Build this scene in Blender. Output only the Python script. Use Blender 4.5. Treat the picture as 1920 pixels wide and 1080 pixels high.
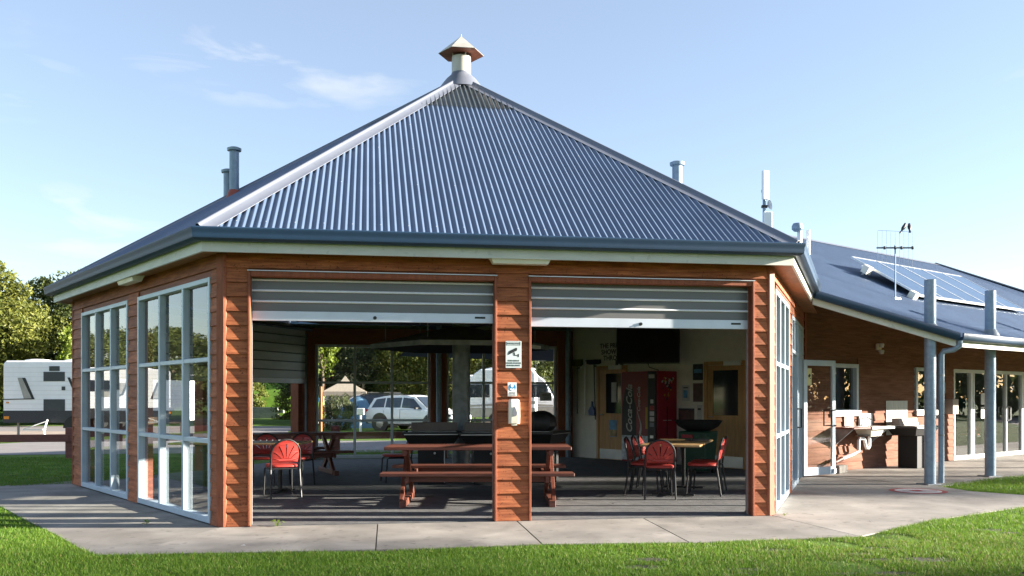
import bpy, bmesh, math, random
import numpy as np
from mathutils import Vector, Matrix
R = math.radians
random.seed(7)
sc = bpy.context.scene
for o in list(bpy.data.objects): bpy.data.objects.remove(o)
col = sc.collection

# ------------------------------------------------------------------ camera, sky, sun, exposure
cd = bpy.data.cameras.new('camera'); cam = bpy.data.objects.new('camera', cd); col.objects.link(cam)
cam.location = (0, 0, 1.4); cam.rotation_euler = (R(90), 0, 0)
cd.sensor_width = 36; cd.lens = 31.88; cd.shift_y = 206/1920; cd.clip_end = 3000; cd.clip_start = .05
sc.camera = cam
SUN_AZ, SUN_EL = R(.3), R(14)           # azimuth measured from +X towards +Y
w = bpy.data.worlds.new('World'); sc.world = w; w.use_nodes = True
nt = w.node_tree; nt.nodes.clear()
wo = nt.nodes.new('ShaderNodeOutputWorld'); bg = nt.nodes.new('ShaderNodeBackground')
sky = nt.nodes.new('ShaderNodeTexSky'); sky.sky_type = 'NISHITA'; sky.sun_disc = False
sky.sun_elevation = SUN_EL; sky.sun_rotation = R(90) - SUN_AZ
sky.air_density = 1.0; sky.dust_density = .3; sky.ozone_density = 2.0
bg.inputs[1].default_value = .057
tc = nt.nodes.new('ShaderNodeTexCoord')
mp = nt.nodes.new('ShaderNodeMapping'); mp.inputs['Scale'].default_value = (1.0, 1.0, 3.6); mp.inputs['Location'].default_value = (2.2, .4, 1.3)
nt.links.new(tc.outputs['Generated'], mp.inputs[0])
n1 = nt.nodes.new('ShaderNodeTexNoise'); n1.inputs['Scale'].default_value = 2.3; n1.inputs['Detail'].default_value = 9; n1.inputs['Roughness'].default_value = .55; n1.inputs['Distortion'].default_value = .35
nt.links.new(mp.outputs[0], n1.inputs['Vector'])
cr = nt.nodes.new('ShaderNodeValToRGB'); cr.color_ramp.elements[0].position = .58; cr.color_ramp.elements[1].position = .95
cr.color_ramp.elements[0].color = (.19, .19, .19, 1); cr.color_ramp.interpolation = 'EASE'
nt.links.new(n1.outputs[0], cr.inputs[0])
cur = cr.outputs[0]
for (cx, cy, cz, sx, sy, sz, amt, lo, hi) in ((-.235, .912, .335, 4.6, 4.6, 18, .9, .33, .80), (.48, .87, .105, 6, 6, 24, .8, .36, .6), (-.45, .875, .165, 4.2, 4.2, 16, .6, .40, .66), (-.52, .80, .30, 5, 5, 12, .45, .42, .7)):
    sb_ = nt.nodes.new('ShaderNodeVectorMath'); sb_.operation = 'SUBTRACT'; sb_.inputs[1].default_value = (cx, cy, cz); nt.links.new(tc.outputs['Generated'], sb_.inputs[0])
    ml = nt.nodes.new('ShaderNodeVectorMath'); ml.operation = 'MULTIPLY'; ml.inputs[1].default_value = (sx, sy, sz); nt.links.new(sb_.outputs[0], ml.inputs[0])
    ln = nt.nodes.new('ShaderNodeVectorMath'); ln.operation = 'LENGTH'; nt.links.new(ml.outputs[0], ln.inputs[0])
    fo = nt.nodes.new('ShaderNodeMapRange'); fo.interpolation_type = 'SMOOTHSTEP'; fo.inputs[1].default_value = 1.15; fo.inputs[2].default_value = .1; fo.inputs[3].default_value = 0; fo.inputs[4].default_value = amt; nt.links.new(ln.outputs['Value'], fo.inputs[0])
    mp2 = nt.nodes.new('ShaderNodeMapping'); mp2.inputs['Scale'].default_value = (3.6, 3.6, 13); mp2.inputs['Rotation'].default_value = (0, R(-6), 0); nt.links.new(tc.outputs['Generated'], mp2.inputs[0])
    n2 = nt.nodes.new('ShaderNodeTexNoise'); n2.inputs['Scale'].default_value = 2.2; n2.inputs['Detail'].default_value = 10; n2.inputs['Distortion'].default_value = .5; nt.links.new(mp2.outputs[0], n2.inputs['Vector'])
    r2 = nt.nodes.new('ShaderNodeMapRange'); r2.interpolation_type = 'SMOOTHSTEP'; r2.inputs[1].default_value = lo; r2.inputs[2].default_value = hi; nt.links.new(n2.outputs[0], r2.inputs[0])
    pm = nt.nodes.new('ShaderNodeMath'); pm.operation = 'MULTIPLY'; nt.links.new(fo.outputs[0], pm.inputs[0]); nt.links.new(r2.outputs[0], pm.inputs[1])
    mxx = nt.nodes.new('ShaderNodeMath'); mxx.operation = 'MAXIMUM'; nt.links.new(cur, mxx.inputs[0]); nt.links.new(pm.outputs[0], mxx.inputs[1]); cur = mxx.outputs[0]
mx = nt.nodes.new('ShaderNodeMixRGB'); mx.inputs[2].default_value = (3.6, 3.65, 3.7, 1)
nt.links.new(cur, mx.inputs[0]); tn = nt.nodes.new('ShaderNodeMixRGB'); tn.blend_type = 'MULTIPLY'; tn.inputs[0].default_value = 1; tn.inputs[2].default_value = (1, .965, 1, 1)
nt.links.new(sky.outputs[0], tn.inputs[1]); nt.links.new(tn.outputs[0], mx.inputs[1])
nt.links.new(mx.outputs[0], bg.inputs[0]); nt.links.new(bg.outputs[0], wo.inputs[0])
sd = bpy.data.lights.new('sun', 'SUN'); sun = bpy.data.objects.new('sun', sd); col.objects.link(sun)
sd.energy = 5.0; sd.angle = R(.5); sd.color = (1.0, .91, .79)
sdir = Vector((math.cos(SUN_EL)*math.cos(SUN_AZ), math.cos(SUN_EL)*math.sin(SUN_AZ), math.sin(SUN_EL)))
sun.rotation_euler = sdir.to_track_quat('Z', 'Y').to_euler(); sun.location = (30, 0, 20)
sc.view_settings.view_transform = 'Standard'; sc.view_settings.look = 'None'
sc.view_settings.exposure = 2.42; sc.view_settings.gamma = 1; sc.view_settings.use_curve_mapping = False
sc.render.engine = 'CYCLES'
sc.cycles.use_denoising = True
sc.cycles.max_bounces = 8; sc.cycles.diffuse_bounces = 5; sc.cycles.transparent_max_bounces = 40
sc.cycles.caustics_reflective = False; sc.cycles.caustics_refractive = False
sc.cycles.sample_clamp_indirect = 6

# ------------------------------------------------------------------ materials
def new_mat(name):
    m = bpy.data.materials.new(name); m.use_nodes = True
    n = m.node_tree; n.nodes.clear()
    return m, n, n.nodes.new('ShaderNodeOutputMaterial')
def mat(name, c, rough=.6, metal=0., var=.12, scale=6., stretch=(1, 1, 1), bump=0., bscale=40., spec=.5, ovar=0., fleck=0., c2=None, detail=5., trans=0., fscale=45., stain=0., sscale=.8, sstretch=(1, 1, 1)):
    m, n, out = new_mat(name)
    L = n.links.new
    p = n.nodes.new('ShaderNodeBsdfPrincipled')
    p.inputs['Roughness'].default_value = rough; p.inputs['Metallic'].default_value = metal
    p.inputs['Specular IOR Level'].default_value = spec
    t = n.nodes.new('ShaderNodeTexCoord'); oi = n.nodes.new('ShaderNodeObjectInfo')
    add = n.nodes.new('ShaderNodeVectorMath'); add.operation = 'MULTIPLY_ADD'
    sep = n.nodes.new('ShaderNodeCombineXYZ')
    for i in range(3): L(oi.outputs['Random'], sep.inputs[i])
    add.inputs[1].default_value = (37, 53, 71)
    L(sep.outputs[0], add.inputs[0]); L(t.outputs['Object'], add.inputs[2])
    mpn = n.nodes.new('ShaderNodeMapping'); mpn.inputs['Scale'].default_value = stretch
    L(add.outputs[0], mpn.inputs[0])
    no = n.nodes.new('ShaderNodeTexNoise'); no.inputs['Scale'].default_value = scale; no.inputs['Detail'].default_value = detail
    L(mpn.outputs[0], no.inputs['Vector'])
    rp = n.nodes.new('ShaderNodeValToRGB')
    rp.color_ramp.elements[0].position = .3; rp.color_ramp.elements[1].position = .7
    a = [max(0, x*(1-var)) for x in c]; b = [x*(1+var) for x in (c2 or c)]
    rp.color_ramp.elements[0].color = (*a, 1); rp.color_ramp.elements[1].color = (*b, 1)
    L(no.outputs[0], rp.inputs[0])
    cur = rp.outputs[0]
    if ovar:
        mr = n.nodes.new('ShaderNodeMapRange'); mr.inputs[3].default_value = 1-ovar; mr.inputs[4].default_value = 1+ovar
        L(oi.outputs['Random'], mr.inputs[0])
        mu = n.nodes.new('ShaderNodeVectorMath'); mu.operation = 'SCALE'
        L(cur, mu.inputs[0]); L(mr.outputs[0], mu.inputs['Scale']); cur = mu.outputs[0]
    if fleck:
        vo = n.nodes.new('ShaderNodeTexNoise'); vo.inputs['Scale'].default_value = fscale; vo.inputs['Detail'].default_value = 1
        L(add.outputs[0], vo.inputs['Vector'])
        r2 = n.nodes.new('ShaderNodeValToRGB'); r2.color_ramp.elements[0].position = .27; r2.color_ramp.elements[1].position = .34
        r2.color_ramp.elements[0].color = (1-fleck,)*3+(1,); r2.color_ramp.elements[1].color = (1, 1, 1, 1)
        L(vo.outputs[0], r2.inputs[0])
        mu = n.nodes.new('ShaderNodeVectorMath'); mu.operation = 'MULTIPLY'
        L(cur, mu.inputs[0]); L(r2.outputs[0], mu.inputs[1]); cur = mu.outputs[0]
    if stain:
        m3 = n.nodes.new('ShaderNodeMapping'); m3.inputs['Scale'].default_value = sstretch; L(add.outputs[0], m3.inputs[0])
        s3 = n.nodes.new('ShaderNodeTexNoise'); s3.inputs['Scale'].default_value = sscale; s3.inputs['Detail'].default_value = 8; s3.inputs['Roughness'].default_value = .65; s3.inputs['Distortion'].default_value = .6
        L(m3.outputs[0], s3.inputs['Vector'])
        r3 = n.nodes.new('ShaderNodeMapRange'); r3.inputs[1].default_value = .33; r3.inputs[2].default_value = .68; r3.inputs[3].default_value = 1-stain; r3.inputs[4].default_value = 1+stain*.45
        L(s3.outputs[0], r3.inputs[0])
        mu = n.nodes.new('ShaderNodeVectorMath'); mu.operation = 'SCALE'
        L(cur, mu.inputs[0]); L(r3.outputs[0], mu.inputs['Scale']); cur = mu.outputs[0]
    L(cur, p.inputs['Base Color'])
    if bump:
        nb = n.nodes.new('ShaderNodeTexNoise'); nb.inputs['Scale'].default_value = bscale; nb.inputs['Detail'].default_value = 4
        L(mpn.outputs[0], nb.inputs['Vector'])
        bp = n.nodes.new('ShaderNodeBump'); bp.inputs['Strength'].default_value = bump; bp.inputs['Distance'].default_value = .01
        L(nb.outputs[0], bp.inputs['Height']); L(bp.outputs[0], p.inputs['Normal'])
    if trans:
        tr = n.nodes.new('ShaderNodeBsdfTranslucent'); L(cur, tr.inputs[0])
        ms = n.nodes.new('ShaderNodeMixShader'); ms.inputs[0].default_value = trans
        L(p.outputs[0], ms.inputs[1]); L(tr.outputs[0], ms.inputs[2]); L(ms.outputs[0], out.inputs[0])
    else:
        L(p.outputs[0], out.inputs[0])
    return m
def glass_mat(name, tint=(.9, .93, .92), boost=1.0):
    m, n, out = new_mat(name); L = n.links.new
    tr = n.nodes.new('ShaderNodeBsdfTransparent'); tr.inputs[0].default_value = (*tint, 1)
    gl = n.nodes.new('ShaderNodeBsdfGlossy'); gl.inputs['Roughness'].default_value = .0
    fr = n.nodes.new('ShaderNodeFresnel'); fr.inputs[0].default_value = 1.5
    mu = n.nodes.new('ShaderNodeMath'); mu.operation = 'MULTIPLY'; mu.inputs[1].default_value = boost; mu.use_clamp = True
    ms = n.nodes.new('ShaderNodeMixShader')
    ge = n.nodes.new('ShaderNodeNewGeometry'); inv = n.nodes.new('ShaderNodeMath'); inv.operation = 'SUBTRACT'; inv.inputs[0].default_value = 1; L(ge.outputs['Backfacing'], inv.inputs[1])
    m2 = n.nodes.new('ShaderNodeMath'); m2.operation = 'MULTIPLY'; L(mu.outputs[0], m2.inputs[0]); L(inv.outputs[0], m2.inputs[1])
    L(fr.outputs[0], mu.inputs[0]); L(m2.outputs[0], ms.inputs[0]); L(tr.outputs[0], ms.inputs[1]); L(gl.outputs[0], ms.inputs[2]); L(ms.outputs[0], out.inputs[0])
    return m
def leaf_mat(name, c1, c2, trans=.35):
    m, n, out = new_mat(name); L = n.links.new
    g = n.nodes.new('ShaderNodeNewGeometry')
    rp = n.nodes.new('ShaderNodeValToRGB'); rp.color_ramp.elements[0].color = (*c1, 1); rp.color_ramp.elements[1].color = (*c2, 1)
    L(g.outputs['Random Per Island'], rp.inputs[0])
    p = n.nodes.new('ShaderNodeBsdfPrincipled'); p.inputs['Roughness'].default_value = .55; p.inputs['Specular IOR Level'].default_value = .3
    t = n.nodes.new('ShaderNodeBsdfTranslucent'); ms = n.nodes.new('ShaderNodeMixShader'); ms.inputs[0].default_value = trans
    L(rp.outputs[0], p.inputs['Base Color']); L(rp.outputs[0], t.inputs[0])
    L(p.outputs[0], ms.inputs[1]); L(t.outputs[0], ms.inputs[2]); L(ms.outputs[0], out.inputs[0])
    return m

M = {}
M['board'] = mat('stained_timber', (.315, .084, .032), .62, var=.28, scale=3.5, stretch=(1, 6, 14), bump=.25, bscale=22, ovar=.16, fleck=.6, c2=(.355, .118, .046), spec=.25, stain=.30, sscale=2.2, sstretch=(1, 1, 2.5))
M['wing_board'] = mat('stained_timber_wing', (.205, .098, .066), .85, var=.18, scale=2.5, stretch=(1, 6, 14), bump=.2, bscale=22, ovar=.07, fleck=.35, c2=(.225, .112, .077), spec=.12, stain=.16, sscale=.9, sstretch=(1, 1, 2.5))
M['trim'] = mat('timber_trim', (.265, .078, .036), .58, var=.22, scale=4, stretch=(8, 8, 1.2), bump=.2, bscale=30, fleck=.4, spec=.3)
M['inner'] = mat('dark_stained_lining', (.26, .085, .05), .6, var=.25, scale=3, stretch=(1, 5, 10), spec=.3)
M['ceiling'] = mat('dark_ceiling', (.07, .045, .038), .8, var=.2)
M['soffit'] = mat('soffit_timber', (.30, .14, .06), .6, var=.25, scale=3, stretch=(6, 1, 6), spec=.3)
M['roof'] = mat('blue_roof_steel', (.078, .117, .186), .45, var=.06, scale=2, spec=.5, stain=.10, sscale=1.2)
M['cap'] = mat('blue_ridge_steel', (.138, .153, .190), .45, var=.06, scale=2, spec=.5, fleck=.15, fscale=18)
M['gutter'] = mat('blue_gutter_steel', (.018, .046, .090), .48, var=.06, spec=.35)
M['fascia'] = mat('cream_fascia', (.62, .61, .55), .55, var=.08, scale=3, stretch=(1, 1, 4), fleck=.12, fscale=12)
M['gutter_in'] = mat('gutter_zinc', (.42, .42, .39), .4, var=.1)
M['skylight'] = mat('translucent_sheet', (.055, .07, .075), .3, var=.25, scale=6, trans=.25)
M['galv'] = mat('galvanised_steel', (.21, .28, .35), .45, metal=.25, var=.14, scale=14, fleck=.12)
M['galv_dark'] = mat('weathered_galvanised_steel', (.20, .225, .24), .5, metal=.3, var=.25, scale=9)
M['zinc'] = mat('zinc_cowl', (.48, .46, .40), .5, metal=.25, var=.15, scale=5)
M['boot'] = mat('red_flashing', (.28, .06, .035), .6)
M['frame'] = mat('pale_blue_grey_frame', (.46, .55, .62), .38, var=.05)
M['frame_dark'] = mat('grey_frame', (.58, .62, .64), .4, var=.05)
M['glass'] = glass_mat('window_glass', (.975, .985, .98), 1.9)
M['glass_dark'] = glass_mat('tinted_glass', (.80, .83, .82), 1.9)
M['slat_pale'] = mat('pale_shutter_slat', (.80, .82, .80), .45, var=.05, scale=2, stretch=(1, 6, 6))
M['slat'] = mat('shutter_slat', (.145, .14, .135), .42, var=.08, scale=2, stretch=(1, 6, 6), metal=.15)
M['rib_glint'] = mat('shutter_rib_sky_glint', (.80, .82, .85), .3, var=.04)  # pale colour paints in the sky's reflection; same metal as the slats
M['rail'] = mat('shutter_rail', (.58, .62, .68), .35, var=.06, scale=3, metal=.3)
M['black'] = mat('black_paint', (.010, .010, .011), .48, var=.2)
M['black_matt'] = mat('black_matt', (.008, .008, .009), .7, var=.2)
M['floor'] = mat('dark_rubber_floor', (.125, .123, .122), .75, var=.25, scale=6, bump=.3, bscale=220, detail=8, fleck=.0)
M['concrete'] = mat('concrete', (.255, .235, .208), .8, var=.17, scale=2.2, bump=.25, bscale=90, detail=9, ovar=.07, fleck=.3, fscale=9, stain=.30, sscale=1.1)
M['joint'] = mat('joint_dirt', (.04, .036, .03), .9)
M['cream'] = mat('cream_wall', (.76, .72, .64), .7, var=.05)
M['doorwood'] = mat('honey_veneer', (.52, .28, .11), .5, var=.18, scale=3, stretch=(8, 8, .8))
M['steel'] = mat('stainless_steel', (.5, .5, .5), .32, metal=.85, var=.1, scale=5)
M['white'] = mat('white_paint', (.78, .78, .76), .45, var=.03)
M['ivory'] = mat('ivory_plastic', (.74, .70, .58), .35, var=.04)
M['grey'] = mat('grey_plastic', (.16, .17, .20), .4)
M['sheet'] = mat('grey_wall_sheet', (.36, .38, .37), .5, var=.12, scale=4, stretch=(5, 1, .7), metal=.2)
M['red'] = mat('red_moulded_plastic', (.40, .04, .032), .42, var=.06)
M['picnic'] = mat('red_brown_timber', (.150, .048, .030), .5, var=.3, scale=4, stretch=(1.2, 9, 9), bump=.2, bscale=30, ovar=.12, spec=.45)
M['tabletop'] = mat('beech_laminate', (.43, .27, .12), .35, var=.15, scale=3, stretch=(1, 7, 7))
M['gunmetal'] = mat('grey_brown_lid', (.20, .165, .145), .45, metal=.3, var=.12)
M['screen'] = mat('tv_screen', (.006, .007, .010), .12, var=.02, spec=.5)
M['darkred'] = mat('dark_red_panel', (.22, .012, .018), .35, var=.06)
M['redside'] = mat('crimson_side', (.32, .008, .022), .35, var=.06)
M['blue'] = mat('blue_plastic', (.02, .07, .25), .4)
M['navy'] = mat('navy_bristle', (.012, .014, .035), .8)
M['olive'] = mat('olive_bristle', (.09, .10, .01), .8)
M['green'] = mat('green_plastic', (.008, .05, .028), .45)
M['fence'] = mat('dark_red_rail', (.18, .058, .045), .6, var=.2, scale=5, stretch=(1, 6, 6))
M['asphalt'] = mat('pale_asphalt', (.20, .185, .18), .85, var=.15, scale=1.4, bump=.2, bscale=60)
M['gravel'] = mat('gravel', (.30, .24, .19), .9, var=.25, scale=3, bump=.4, bscale=60)
M['lawn'] = mat('lawn_soil', (.065, .13, .022), .95, var=.35, scale=2.2, bump=.6, bscale=130, c2=(.11, .18, .03), detail=9, spec=.1, stain=.3, sscale=.6)
M['bank'] = mat('bank_grass', (.09, .17, .02), .95, var=.4, scale=1.5, bump=.8, bscale=14, detail=9, spec=.1)
M['block'] = mat('concrete_blocks', (.30, .30, .29), .85, var=.15, scale=5, ovar=.12)
M['bark'] = mat('bark', (.10, .075, .05), .9, var=.35, scale=5, stretch=(4, 4, 1), bump=.6, bscale=20)
M['sheeny_white'] = mat('white_vehicle_paint', (.86, .87, .89), .25, var=.02, spec=.6, stain=.08)
M['carglass'] = mat('car_glass', (.02, .028, .04), .06, var=.02, spec=.8)
M['tyre'] = mat('tyre_rubber', (.014, .014, .015), .8)
M['rim'] = mat('alloy_rim', (.32, .32, .33), .35, metal=.7)
M['chequer'] = mat('dark_chequer_plate', (.035, .038, .045), .5, var=.3, scale=30, metal=.3)
M['charcoal'] = mat('charcoal_panel', (.035, .04, .046), .4)
M['decal'] = mat('grey_decal', (.32, .31, .28), .4)
M['amber'] = mat('amber_lens', (.7, .25, .01), .3)
M['taillight'] = mat('red_lens', (.45, .01, .012), .25)
M['darkcar'] = mat('dark_vehicle_paint', (.022, .026, .032), .2, spec=.6)
M['tent'] = mat('blue_tent_fabric', (.10, .20, .30), .7, var=.1)
M['canvas'] = mat('beige_canvas', (.42, .36, .29), .8, var=.1, trans=.2)
M['post_orange'] = mat('pale_treated_pine', (.36, .17, .06), .7, var=.2, stretch=(6, 6, 1))
M['signblue'] = mat('sign_blue', (.015, .25, .52), .4)
M['signpale'] = mat('sign_pale', (.56, .62, .62), .4, var=.04)
M['signyellow'] = mat('sign_yellow', (.60, .55, .25), .4, var=.03)
M['ink'] = mat('ink', (.012, .014, .014), .5)
M['inkgreen'] = mat('ink_green', (.05, .075, .045), .5)
M['printwhite'] = mat('print_white', (.50, .46, .44), .4)
M['printyellow'] = mat('print_yellow', (.42, .26, .01), .4)
M['ice'] = mat('ice_print', (.50, .52, .56), .4, var=.5, scale=14)
M['poster_sky'] = mat('poster_sky', (.12, .3, .5), .5, var=.3, scale=9)
M['poster_sand'] = mat('poster_sand', (.35, .24, .1), .5, var=.5, scale=12)
M['poster_dark'] = mat('poster_dark', (.03, .04, .06), .5, var=.6, scale=9)
M['poster_plum'] = mat('poster_plum', (.12, .07, .07), .5, var=.4, scale=7)
M['poster_white'] = mat('poster_white', (.55, .55, .54), .6, var=.08, scale=9)
M['solar'] = mat('solar_cell', (.035, .062, .11), .22, var=.1, scale=3, spec=.5)
M['alu'] = mat('aluminium', (.62, .64, .64), .35, metal=.5)
M['markred'] = mat('worn_red_marking', (.30, .05, .045), .8, var=.3, scale=12)
M['markwhite'] = mat('worn_white_marking', (.52, .49, .46), .85, var=.15, scale=9)
M['teal'] = mat('teal_band', (.02, .10, .13), .6)
M['roomwall'] = mat('pale_room_wall', (.40, .40, .37), .8)
M['bird'] = mat('dark_feather', (.015, .016, .022), .6)
M['rock'] = mat('grey_block', (.20, .19, .17), .9, var=.3, scale=12, bump=.4)
M['leaf_yellow'] = leaf_mat('yellow_green_leaves', (.085, .11, .022), (.20, .21, .04))
M['leaf_green'] = leaf_mat('mid_green_leaves', (.05, .078, .022), (.14, .165, .042))
M['leaf_grey'] = leaf_mat('grey_green_leaves', (.055, .075, .035), (.15, .17, .075))
M['leaf_dark'] = leaf_mat('dark_green_leaves', (.028, .048, .018), (.085, .105, .034))
M['leaf_lime'] = leaf_mat('bright_green_leaves', (.09, .15, .015), (.24, .30, .04))
M['leaf_russet'] = leaf_mat('russet_leaves', (.11, .055, .02), (.24, .15, .035))
M['grass'] = leaf_mat('grass_blades', (.06, .145, .014), (.175, .285, .03), .42)
M['bare'] = mat('bare_soil', (.05, .046, .026), .95, var=.4, scale=14, bump=.6, bscale=90)
M['straw'] = leaf_mat('dry_grass_blades', (.20, .17, .06), (.36, .30, .12), .3)
M['weed'] = leaf_mat('weed_leaves', (.10, .18, .02), (.22, .30, .05))

# ------------------------------------------------------------------ mesh helpers
class MB:
    def __init__(s): s.v = []; s.f = []; s.m = []
    def add(s, vs, fs, m=0):
        b = len(s.v); s.v += [tuple(v) for v in vs]; s.f += [tuple(i+b for i in f) for f in fs]; s.m += [m]*len(fs); return s
    def box(s, x0, x1, y0, y1, z0, z1, m=0):
        v = [(x0, y0, z0), (x1, y0, z0), (x1, y1, z0), (x0, y1, z0), (x0, y0, z1), (x1, y0, z1), (x1, y1, z1), (x0, y1, z1)]
        return s.add(v, [(3, 2, 1, 0), (4, 5, 6, 7), (0, 1, 5, 4), (1, 2, 6, 5), (2, 3, 7, 6), (3, 0, 4, 7)], m)
    def bar(s, a, b, wd, ht, m=0, up=(0, 0, 1)):
        a = Vector(a); b = Vector(b); d = (b-a).normalized(); u = Vector(up)
        sx = d.cross(u)
        if sx.length < 1e-5: sx = d.cross(Vector((0, 1, 0)))
        sx.normalize(); uy = sx.cross(d).normalized()
        v = []
        for p in (a, b):
            for (i, j) in ((-1, -1), (1, -1), (1, 1), (-1, 1)): v.append(p+sx*i*wd/2+uy*j*ht/2)
        return s.add(v, [(0, 1, 2, 3), (7, 6, 5, 4), (0, 4, 5, 1), (1, 5, 6, 2), (2, 6, 7, 3), (3, 7, 4, 0)], m)
    def tube(s, pts, r, n=8, m=0, r1=None, caps=True):
        P = [Vector(p) for p in pts]; k = len(P)
        T = []
        for i in range(k):
            d = (P[min(i+1, k-1)]-P[max(i-1, 0)]); T.append(d.normalized())
        ref = Vector((0, 0, 1)) if abs(T[0].z) < .9 else Vector((0, 1, 0))
        nx = T[0].cross(ref).normalized(); vs = []
        for i in range(k):
            nx = (nx - T[i]*nx.dot(T[i])).normalized(); ny = T[i].cross(nx)
            rr = r if r1 is None else r+(r1-r)*i/(k-1)
            if isinstance(r, (list, tuple)): rr = r[i]
            for j in range(n):
                a = 2*math.pi*j/n; vs.append(P[i]+nx*math.cos(a)*rr+ny*math.sin(a)*rr)
        fs = []
        for i in range(k-1):
            for j in range(n):
                a = i*n+j; b = i*n+(j+1) % n; fs.append((a, b, b+n, a+n))
        if caps: fs += [tuple(range(n-1, -1, -1)), tuple((k-1)*n+j for j in range(n))]
        return s.add(vs, fs, m)
    def lathe(s, prof, c=(0, 0, 0), n=16, m=0, a0=0.):
        vs = []; fs = []
        for (r, z) in prof:
            for j in range(n):
                a = a0+2*math.pi*j/n; vs.append((c[0]+r*math.cos(a), c[1]+r*math.sin(a), c[2]+z))
        for i in range(len(prof)-1):
            for j in range(n):
                a = i*n+j; b = i*n+(j+1) % n; fs.append((a, b, b+n, a+n))
        fs += [tuple(range(n-1, -1, -1)), tuple((len(prof)-1)*n+j for j in range(n))]
        return s.add(vs, fs, m)
    def prism(s, poly, a, b, axis='y', m=0):
        def P(u, v, t): return {'y': (u, t, v), 'x': (t, u, v), 'z': (u, v, t)}[axis]
        n = len(poly)
        vs = [P(u, v, a) for u, v in poly]+[P(u, v, b) for u, v in poly]
        fs = [tuple(range(n)), tuple(range(2*n-1, n-1, -1))]+[(i, i+n, (i+1) % n+n, (i+1) % n) for i in range(n)]
        return s.add(vs, fs, m)
    def loft(s, rings, m=0, caps=True):
        n = len(rings[0]); vs = [p for r in rings for p in r]; fs = []
        for i in range(len(rings)-1):
            for j in range(n):
                a = i*n+j; b = i*n+(j+1) % n; fs.append((a, b, b+n, a+n))
        if caps: fs += [tuple(range(n-1, -1, -1)), tuple((len(rings)-1)*n+j for j in range(n))]
        return s.add(vs, fs, m)
    def xf(s, mtx):
        s.v = [tuple(mtx @ Vector(v)) for v in s.v]; return s
    def mesh(s, name, mats, smooth=False, fix=True):
        me = bpy.data.meshes.new(name); me.from_pydata([tuple(v) for v in s.v], [], s.f)
        for m in (mats if isinstance(mats, (list, tuple)) else [mats]): me.materials.append(m)
        me.polygons.foreach_set('material_index', s.m)
        if fix:
            bm = bmesh.new(); bm.from_mesh(me); bmesh.ops.recalc_face_normals(bm, faces=bm.faces); bm.to_mesh(me); bm.free()
        if smooth:
            me.shade_smooth(); me.set_sharp_from_angle(angle=R(40))
        me.update(); return me
    def build(s, name, mats, parent=None, loc=None, rz=0, smooth=False, bevel=0, fix=True):
        return link(name, s.mesh(name, mats, smooth, fix), parent, loc, rz, bevel)
def link(name, me, parent=None, loc=None, rz=0, bevel=0):
    o = bpy.data.objects.new(name, me); col.objects.link(o)
    if parent: o.parent = parent
    if loc is not None: o.location = loc
    o.rotation_euler = (0, 0, rz)
    if bevel:
        b = o.modifiers.new('bevel', 'BEVEL'); b.width = bevel; b.segments = 1; b.limit_method = 'ANGLE'; b.angle_limit = R(50)
    return o
def tag(o, label=None, cat=None, group=None, kind=None):
    if label: o['label'] = label
    if cat: o['category'] = cat
    if group: o['group'] = group
    if kind: o['kind'] = kind
    return o
def thing(name, label, cat, loc=(0, 0, 0), rz=0., group=None):
    o = bpy.data.objects.new(name, None); col.objects.link(o); o.location = loc; o.rotation_euler = (0, 0, rz)
    o.empty_display_size = .2
    return tag(o, label, cat, group)
def dup(root, loc=None, rz=None, label=None, group=None):
    def cp(o, par):
        c = o.copy(); col.objects.link(c)
        if par: c.parent = par
        for ch in kids.get(o.name, []): cp(ch, c)
        return c
    kids = {}
    for o in col.objects:
        if o.parent: kids.setdefault(o.parent.name, []).append(o)
    c = cp(root, None)
    if loc is not None: c.location = loc
    if rz is not None: c.rotation_euler = (0, 0, rz)
    if label: c['label'] = label
    if group: c['group'] = group
    return c
def plate(outer, holes, th, bend=None):
    """flat plate in the xz plane with holes, thickness along y; returns MB data"""
    cu = bpy.data.curves.new('tmp', 'CURVE'); cu.dimensions = '2D'; cu.fill_mode = 'BOTH'; cu.extrude = th/2
    for lp in [outer]+holes:
        sp = cu.splines.new('POLY'); sp.points.add(len(lp)-1); sp.use_cyclic_u = True
        for p, q in zip(sp.points, lp): p.co = (q[0], q[1], 0, 1)
    ob = bpy.data.objects.new('tmp', cu); col.objects.link(ob)
    dg = bpy.context.evaluated_depsgraph_get(); me = bpy.data.meshes.new_from_object(ob.evaluated_get(dg))
    b = MB(); vs = [(v.co.x, -v.co.z, v.co.y) for v in me.vertices]
    if bend: vs = [bend(*v) for v in vs]
    b.add(vs, [tuple(p.vertices) for p in me.polygons])
    bpy.data.objects.remove(ob); bpy.data.curves.remove(cu); bpy.data.meshes.remove(me)
    return b
def text(name, body, size, m, parent, loc, rot=(R(90), 0, 0), align='CENTER', ext=.0008, shear=0., space=1., bold=0., sx=1.):
    cu = bpy.data.curves.new('tmp', 'FONT'); cu.body = body; cu.size = size; cu.align_x = align; cu.align_y = 'CENTER'; cu.extrude = ext
    cu.shear = shear; cu.space_line = space; cu.offset = bold; cu.resolution_u = 3
    ob = bpy.data.objects.new('tmp', cu); col.objects.link(ob)
    dg = bpy.context.evaluated_depsgraph_get(); me = bpy.data.meshes.new_from_object(ob.evaluated_get(dg))
    bpy.data.objects.remove(ob); bpy.data.curves.remove(cu)
    me.name = name; me.materials.clear(); me.materials.append(m)
    o = bpy.data.objects.new(name, me); col.objects.link(o); o.parent = parent; o.location = loc; o.rotation_euler = rot; o.scale = (sx, 1, 1)
    return o
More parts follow.
